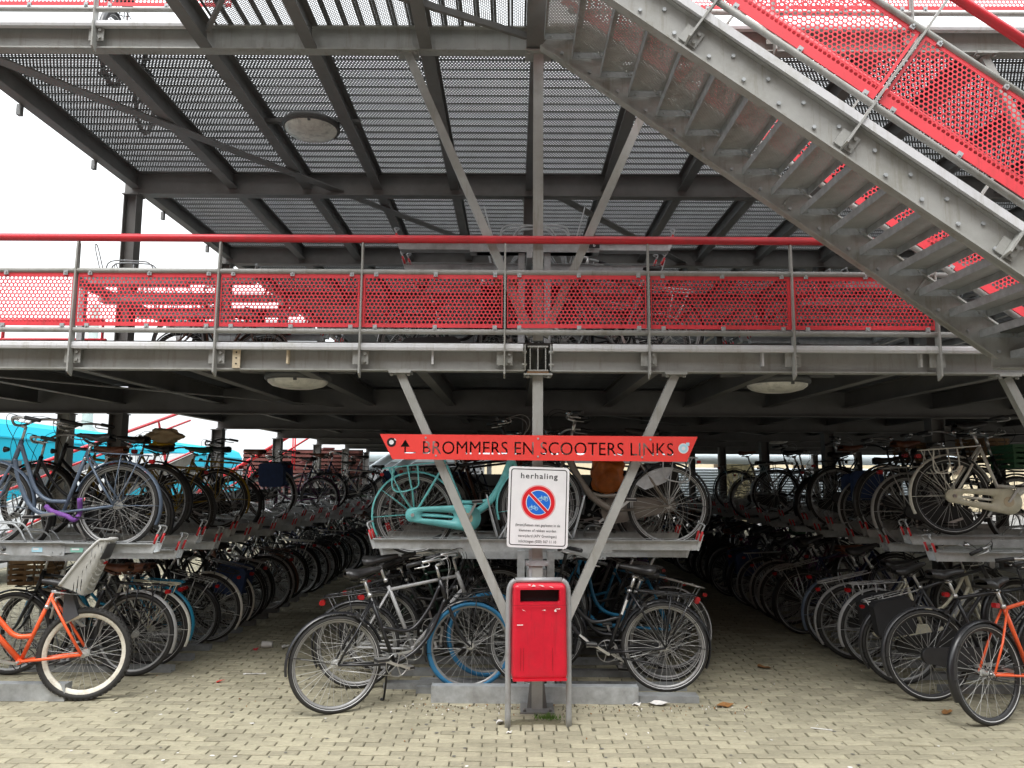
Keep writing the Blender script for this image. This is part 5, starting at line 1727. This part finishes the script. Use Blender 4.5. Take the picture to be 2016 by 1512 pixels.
# unseen block added behind the camera to cut low sky light under the decks
sf = thing('unseen_light_blocker', 'unseen block added behind the viewer to hold back low sky light', 'building', (0, -15, 0))
b = MB(); b.box(-70, 70, -10, 0, 0, 13)
part('wall', b, mat('blocker_brown', (0.16, 0.09, 0.065), .9, var=.2), sf)
b = MB(); b.prism([(-71, 13), (71, 13), (66, 17), (-66, 17)], -9, 0.4)
part('roof', b, mat('blocker_dark_grey', (0.05, 0.05, 0.055), .7), sf)  # tapered top of the added light-blocking mass

# ================================================================== SMALL LITTER
LEAF = mat('dry_leaf', (0.26, 0.12, 0.035), 0.8, var=0.3, scale=30)
PAPER = mat('litter_paper', (0.68, 0.66, 0.63), 0.8, var=0.1)
def leaf(label, loc, s, m_, cat, name, rz):
    b = MB()
    n = 9
    lr = random.Random(int(loc[0] * 1000))
    ctr = (0, 0, 0.012)
    vs = [ctr] + [(math.cos(2 * math.pi * i / n) * s * lr.uniform(.55, 1.1), math.sin(2 * math.pi * i / n) * s * 0.6 * lr.uniform(.5, 1.1), lr.uniform(0.003, 0.028)) for i in range(n)]
    vs2 = [(x, y_, z - 0.0025) for x, y_, z in vs]
    b.add(vs + vs2, [(0, 1 + i, 1 + (i + 1) % n) for i in range(n)] + [(n + 1, n + 2 + (i + 1) % n, n + 2 + i) for i in range(n)])
    o = part(name, b, m_, None, loc, (0, 0, rz))
    tag(o, label, cat)
leaf('curled brown leaf on the paving right of the floor rail', (1.42, 6.06, 0), 0.075, LEAF, 'leaf', 'dry_leaf', 0.2)
leaf('brown leaf lying in front of the black bicycle at the right', (3.02, 5.93, 0), 0.075, LEAF, 'leaf', 'dry_leaf', 0.9)
leaf('brown leaf lying in the middle of the right aisle', (2.10, 7.25, 0), 0.075, LEAF, 'leaf', 'dry_leaf', -0.4)
leaf('dark leaf caught under the alloy-rimmed wheel', (0.98, 6.40, 0.03), 0.06, LEAF, 'leaf', 'dry_leaf', 0.4)
leaf('torn white paper beside the end of the floor rail', (0.93, 6.09, 0), 0.085, PAPER, 'paper', 'paper_scrap', 0.1)
leaf('small white scrap left of the floor rail', (0.76, 6.075, 0), 0.045, PAPER, 'paper', 'paper_scrap', 0.6)
leaf('red wrapper lying in the left aisle', (-2.62, 6.65, 0), 0.05, REDSIGN, 'wrapper', 'wrapper', 0.3)
leaf('red scrap lying by the left row of wheels', (-2.72, 7.85, 0), 0.05, REDBIN, 'wrapper', 'wrapper', 1.3)
leaf('white crumpled paper in the left aisle', (-2.45, 7.95, 0), 0.05, PAPER, 'paper', 'paper_scrap', 0.4)
leaf('pale scrap on the paving by the left leg of the bin', (-0.27, 5.63, 0), 0.045, PAPER, 'paper', 'paper_scrap', 1.1)
leaf('tiny pale scrap just in front of the bin', (-0.20, 5.42, 0), 0.03, PAPER, 'paper', 'paper_scrap', 0.2)
b = MB(); b.box(-0.085, 0.085, -0.007, 0.007, 0.002, 0.006); b.lathe([(0.014, .001), (.014, .007), (0, .007)], (-0.085, 0, 0), 8); b.lathe([(0.014, .001), (.014, .007), (0, .007)], (0.085, 0, 0), 8)
tag(part('plastic_strip', b, PAPER, None, (-2.42, 6.92, 0), (0, 0, R(4))), 'thin white plastic strip lying in the left aisle', 'litter')
b = MB(); b.tube([(-0.05, 0, 0.034), (0.05, 0, 0.034)], [0.034, 0.028], 14)
tag(part('paper_cup', b, PAPER, None, (-2.63, 7.92, 0), (0, 0, R(5))), 'white paper cup lying by the left row of wheels', 'cup')
b = MB(); b.box(-0.07, 0.07, -0.005, 0.005, 0.001, 0.005)
tag(part('drinking_straw', b, PAPER, None, (1.95, 5.55, 0), (0, 0, R(-20))), 'white straw on the open paving at the right', 'litter')
# moss and grass tuft at the post foot
b = MB()
for k in range(170):
    a, r_ = rnd.uniform(0, 6.28), abs(rnd.gauss(0, 0.05))
    x, y_ = 0.07 + r_ * math.cos(a) * 1.2, 5.745 + r_ * math.sin(a) * 0.5
    h_ = rnd.uniform(.012, .05)
    dx, dy = rnd.gauss(0, .014), rnd.gauss(0, .014)
    b.add([(x - .0025, y_, 0), (x + .0025, y_, 0), (x + dx, y_ + dy, h_)], [(0, 1, 2)])
tag(part('grass_tuft', b, MOSS), 'small green grass tuft at the foot of the post', 'grass', kind='stuff')
# sandy dirt patch under the bin
b = MB()
vs = [(0, 5.66, 0.004)] + [(0.30 * math.cos(2 * math.pi * i / 20) * rnd.uniform(.85, 1.1), 5.66 + 0.11 * math.sin(2 * math.pi * i / 20) * rnd.uniform(.8, 1.1), -0.004) for i in range(20)]
b.add(vs, [(0, 1 + i, 1 + (i + 1) % 20) for i in range(20)])
tag(part('dirt', b, mat('sandy_dirt', (0.16, 0.145, 0.09), .95, var=.35, scale=40, bump=.6)), 'sandy dirt around the bin legs', 'dirt', kind='stuff')
b = MB()
gr = random.Random(11)
for k in range(70):
    x, y_ = gr.uniform(-3.2, 3.2), 4.8 + 1.9 * gr.random() ** 1.3
    r_ = gr.uniform(.006, .016)
    ri = [(x + r_ * math.cos(2 * math.pi * i / 7) * gr.uniform(.7, 1.2), y_ + r_ * math.sin(2 * math.pi * i / 7) * gr.uniform(.7, 1.2), 0.0035) for i in range(7)]
    b.add(ri, [tuple(range(7))], gr.choice((0, 0, 1)))
for k in range(420):
    if gr.random() < .6:
        x, y_ = gr.uniform(-1.0, 1.6), 6.06 - abs(gr.gauss(0, .10))
    else:
        x, y_ = gr.uniform(-3.5, 3.3), gr.uniform(5.0, 8.5)
    r_ = gr.uniform(.002, .007)
    M = Matrix.Translation((x, y_, r_ * .4 + .002)) @ Euler((gr.uniform(0, 3), gr.uniform(0, 3), gr.uniform(0, 3))).to_matrix().to_4x4()
    b.box(-r_, r_, -r_ * .6, r_ * .6, -r_ * .4, r_ * .4, gr.choice((1, 2, 2, 3)), M)
tag(part('litter', b, [mat('old_gum', (0.12, 0.115, 0.10), .9), PAPER, mat('crumb_dirt', (0.14, 0.12, 0.075), .95), LEAF]), 'crumbs, grit and trodden gum scattered over the paving', 'litter', kind='stuff')
# beige bag on the yellow bicycle saddle, orange bag, hung on bikes
def bag(name, label, loc, s, m_, seed):
    bm = bmesh.new(); bmesh.ops.create_icosphere(bm, subdivisions=4, radius=1.0)
    br = random.Random(seed)
    ph = [br.uniform(0, 6.28) for _ in range(6)]
    for v in bm.verts:
        th = math.atan2(v.co.y, v.co.x)
        d = 1 + 0.16 * math.sin(v.co.x * 4 + ph[0]) * math.sin(v.co.z * 5 + ph[1]) + 0.09 * math.sin(v.co.y * 9 + ph[2] + v.co.z * 6) + 0.10 * abs(math.sin(th * 4 + ph[3] + v.co.z * 2)) - 0.06 * abs(math.sin(v.co.z * 11 + ph[4] + v.co.x * 7))
        v.co = Vector((v.co.x * s[0], v.co.y * s[1], v.co.z * s[2])) * d
    me = bpy.data.meshes.new(name); bm.to_mesh(me); bm.free(); me.materials.append(m_)
    for p in me.polygons:
        p.use_smooth = True
    return tag(ob(name, me, None, loc), label, 'bag')
bag('saddle_cover', 'beige plastic bag pulled over the saddle of a yellow bicycle', (-3.70, 7.75, 2.10), (0.17, 0.10, 0.075), mat('beige_plastic', (0.46, 0.35, 0.20), .45, var=.15), 1)
bag('saddle_cover', 'yellow plastic bag hanging below the beige saddle cover', (-3.72, 7.74, 1.99), (0.11, 0.08, 0.055), mat('yellow_plastic', (0.55, 0.34, 0.01), .4, var=.2), 2)
bag('plastic_bag', 'orange plastic bag hanging behind the right V brace under the red sign', (0.70, 7.25, 1.74), (0.15, 0.10, 0.17), mat('orange_plastic', (0.62, 0.17, 0.03), .35, var=.25, scale=12), 5)
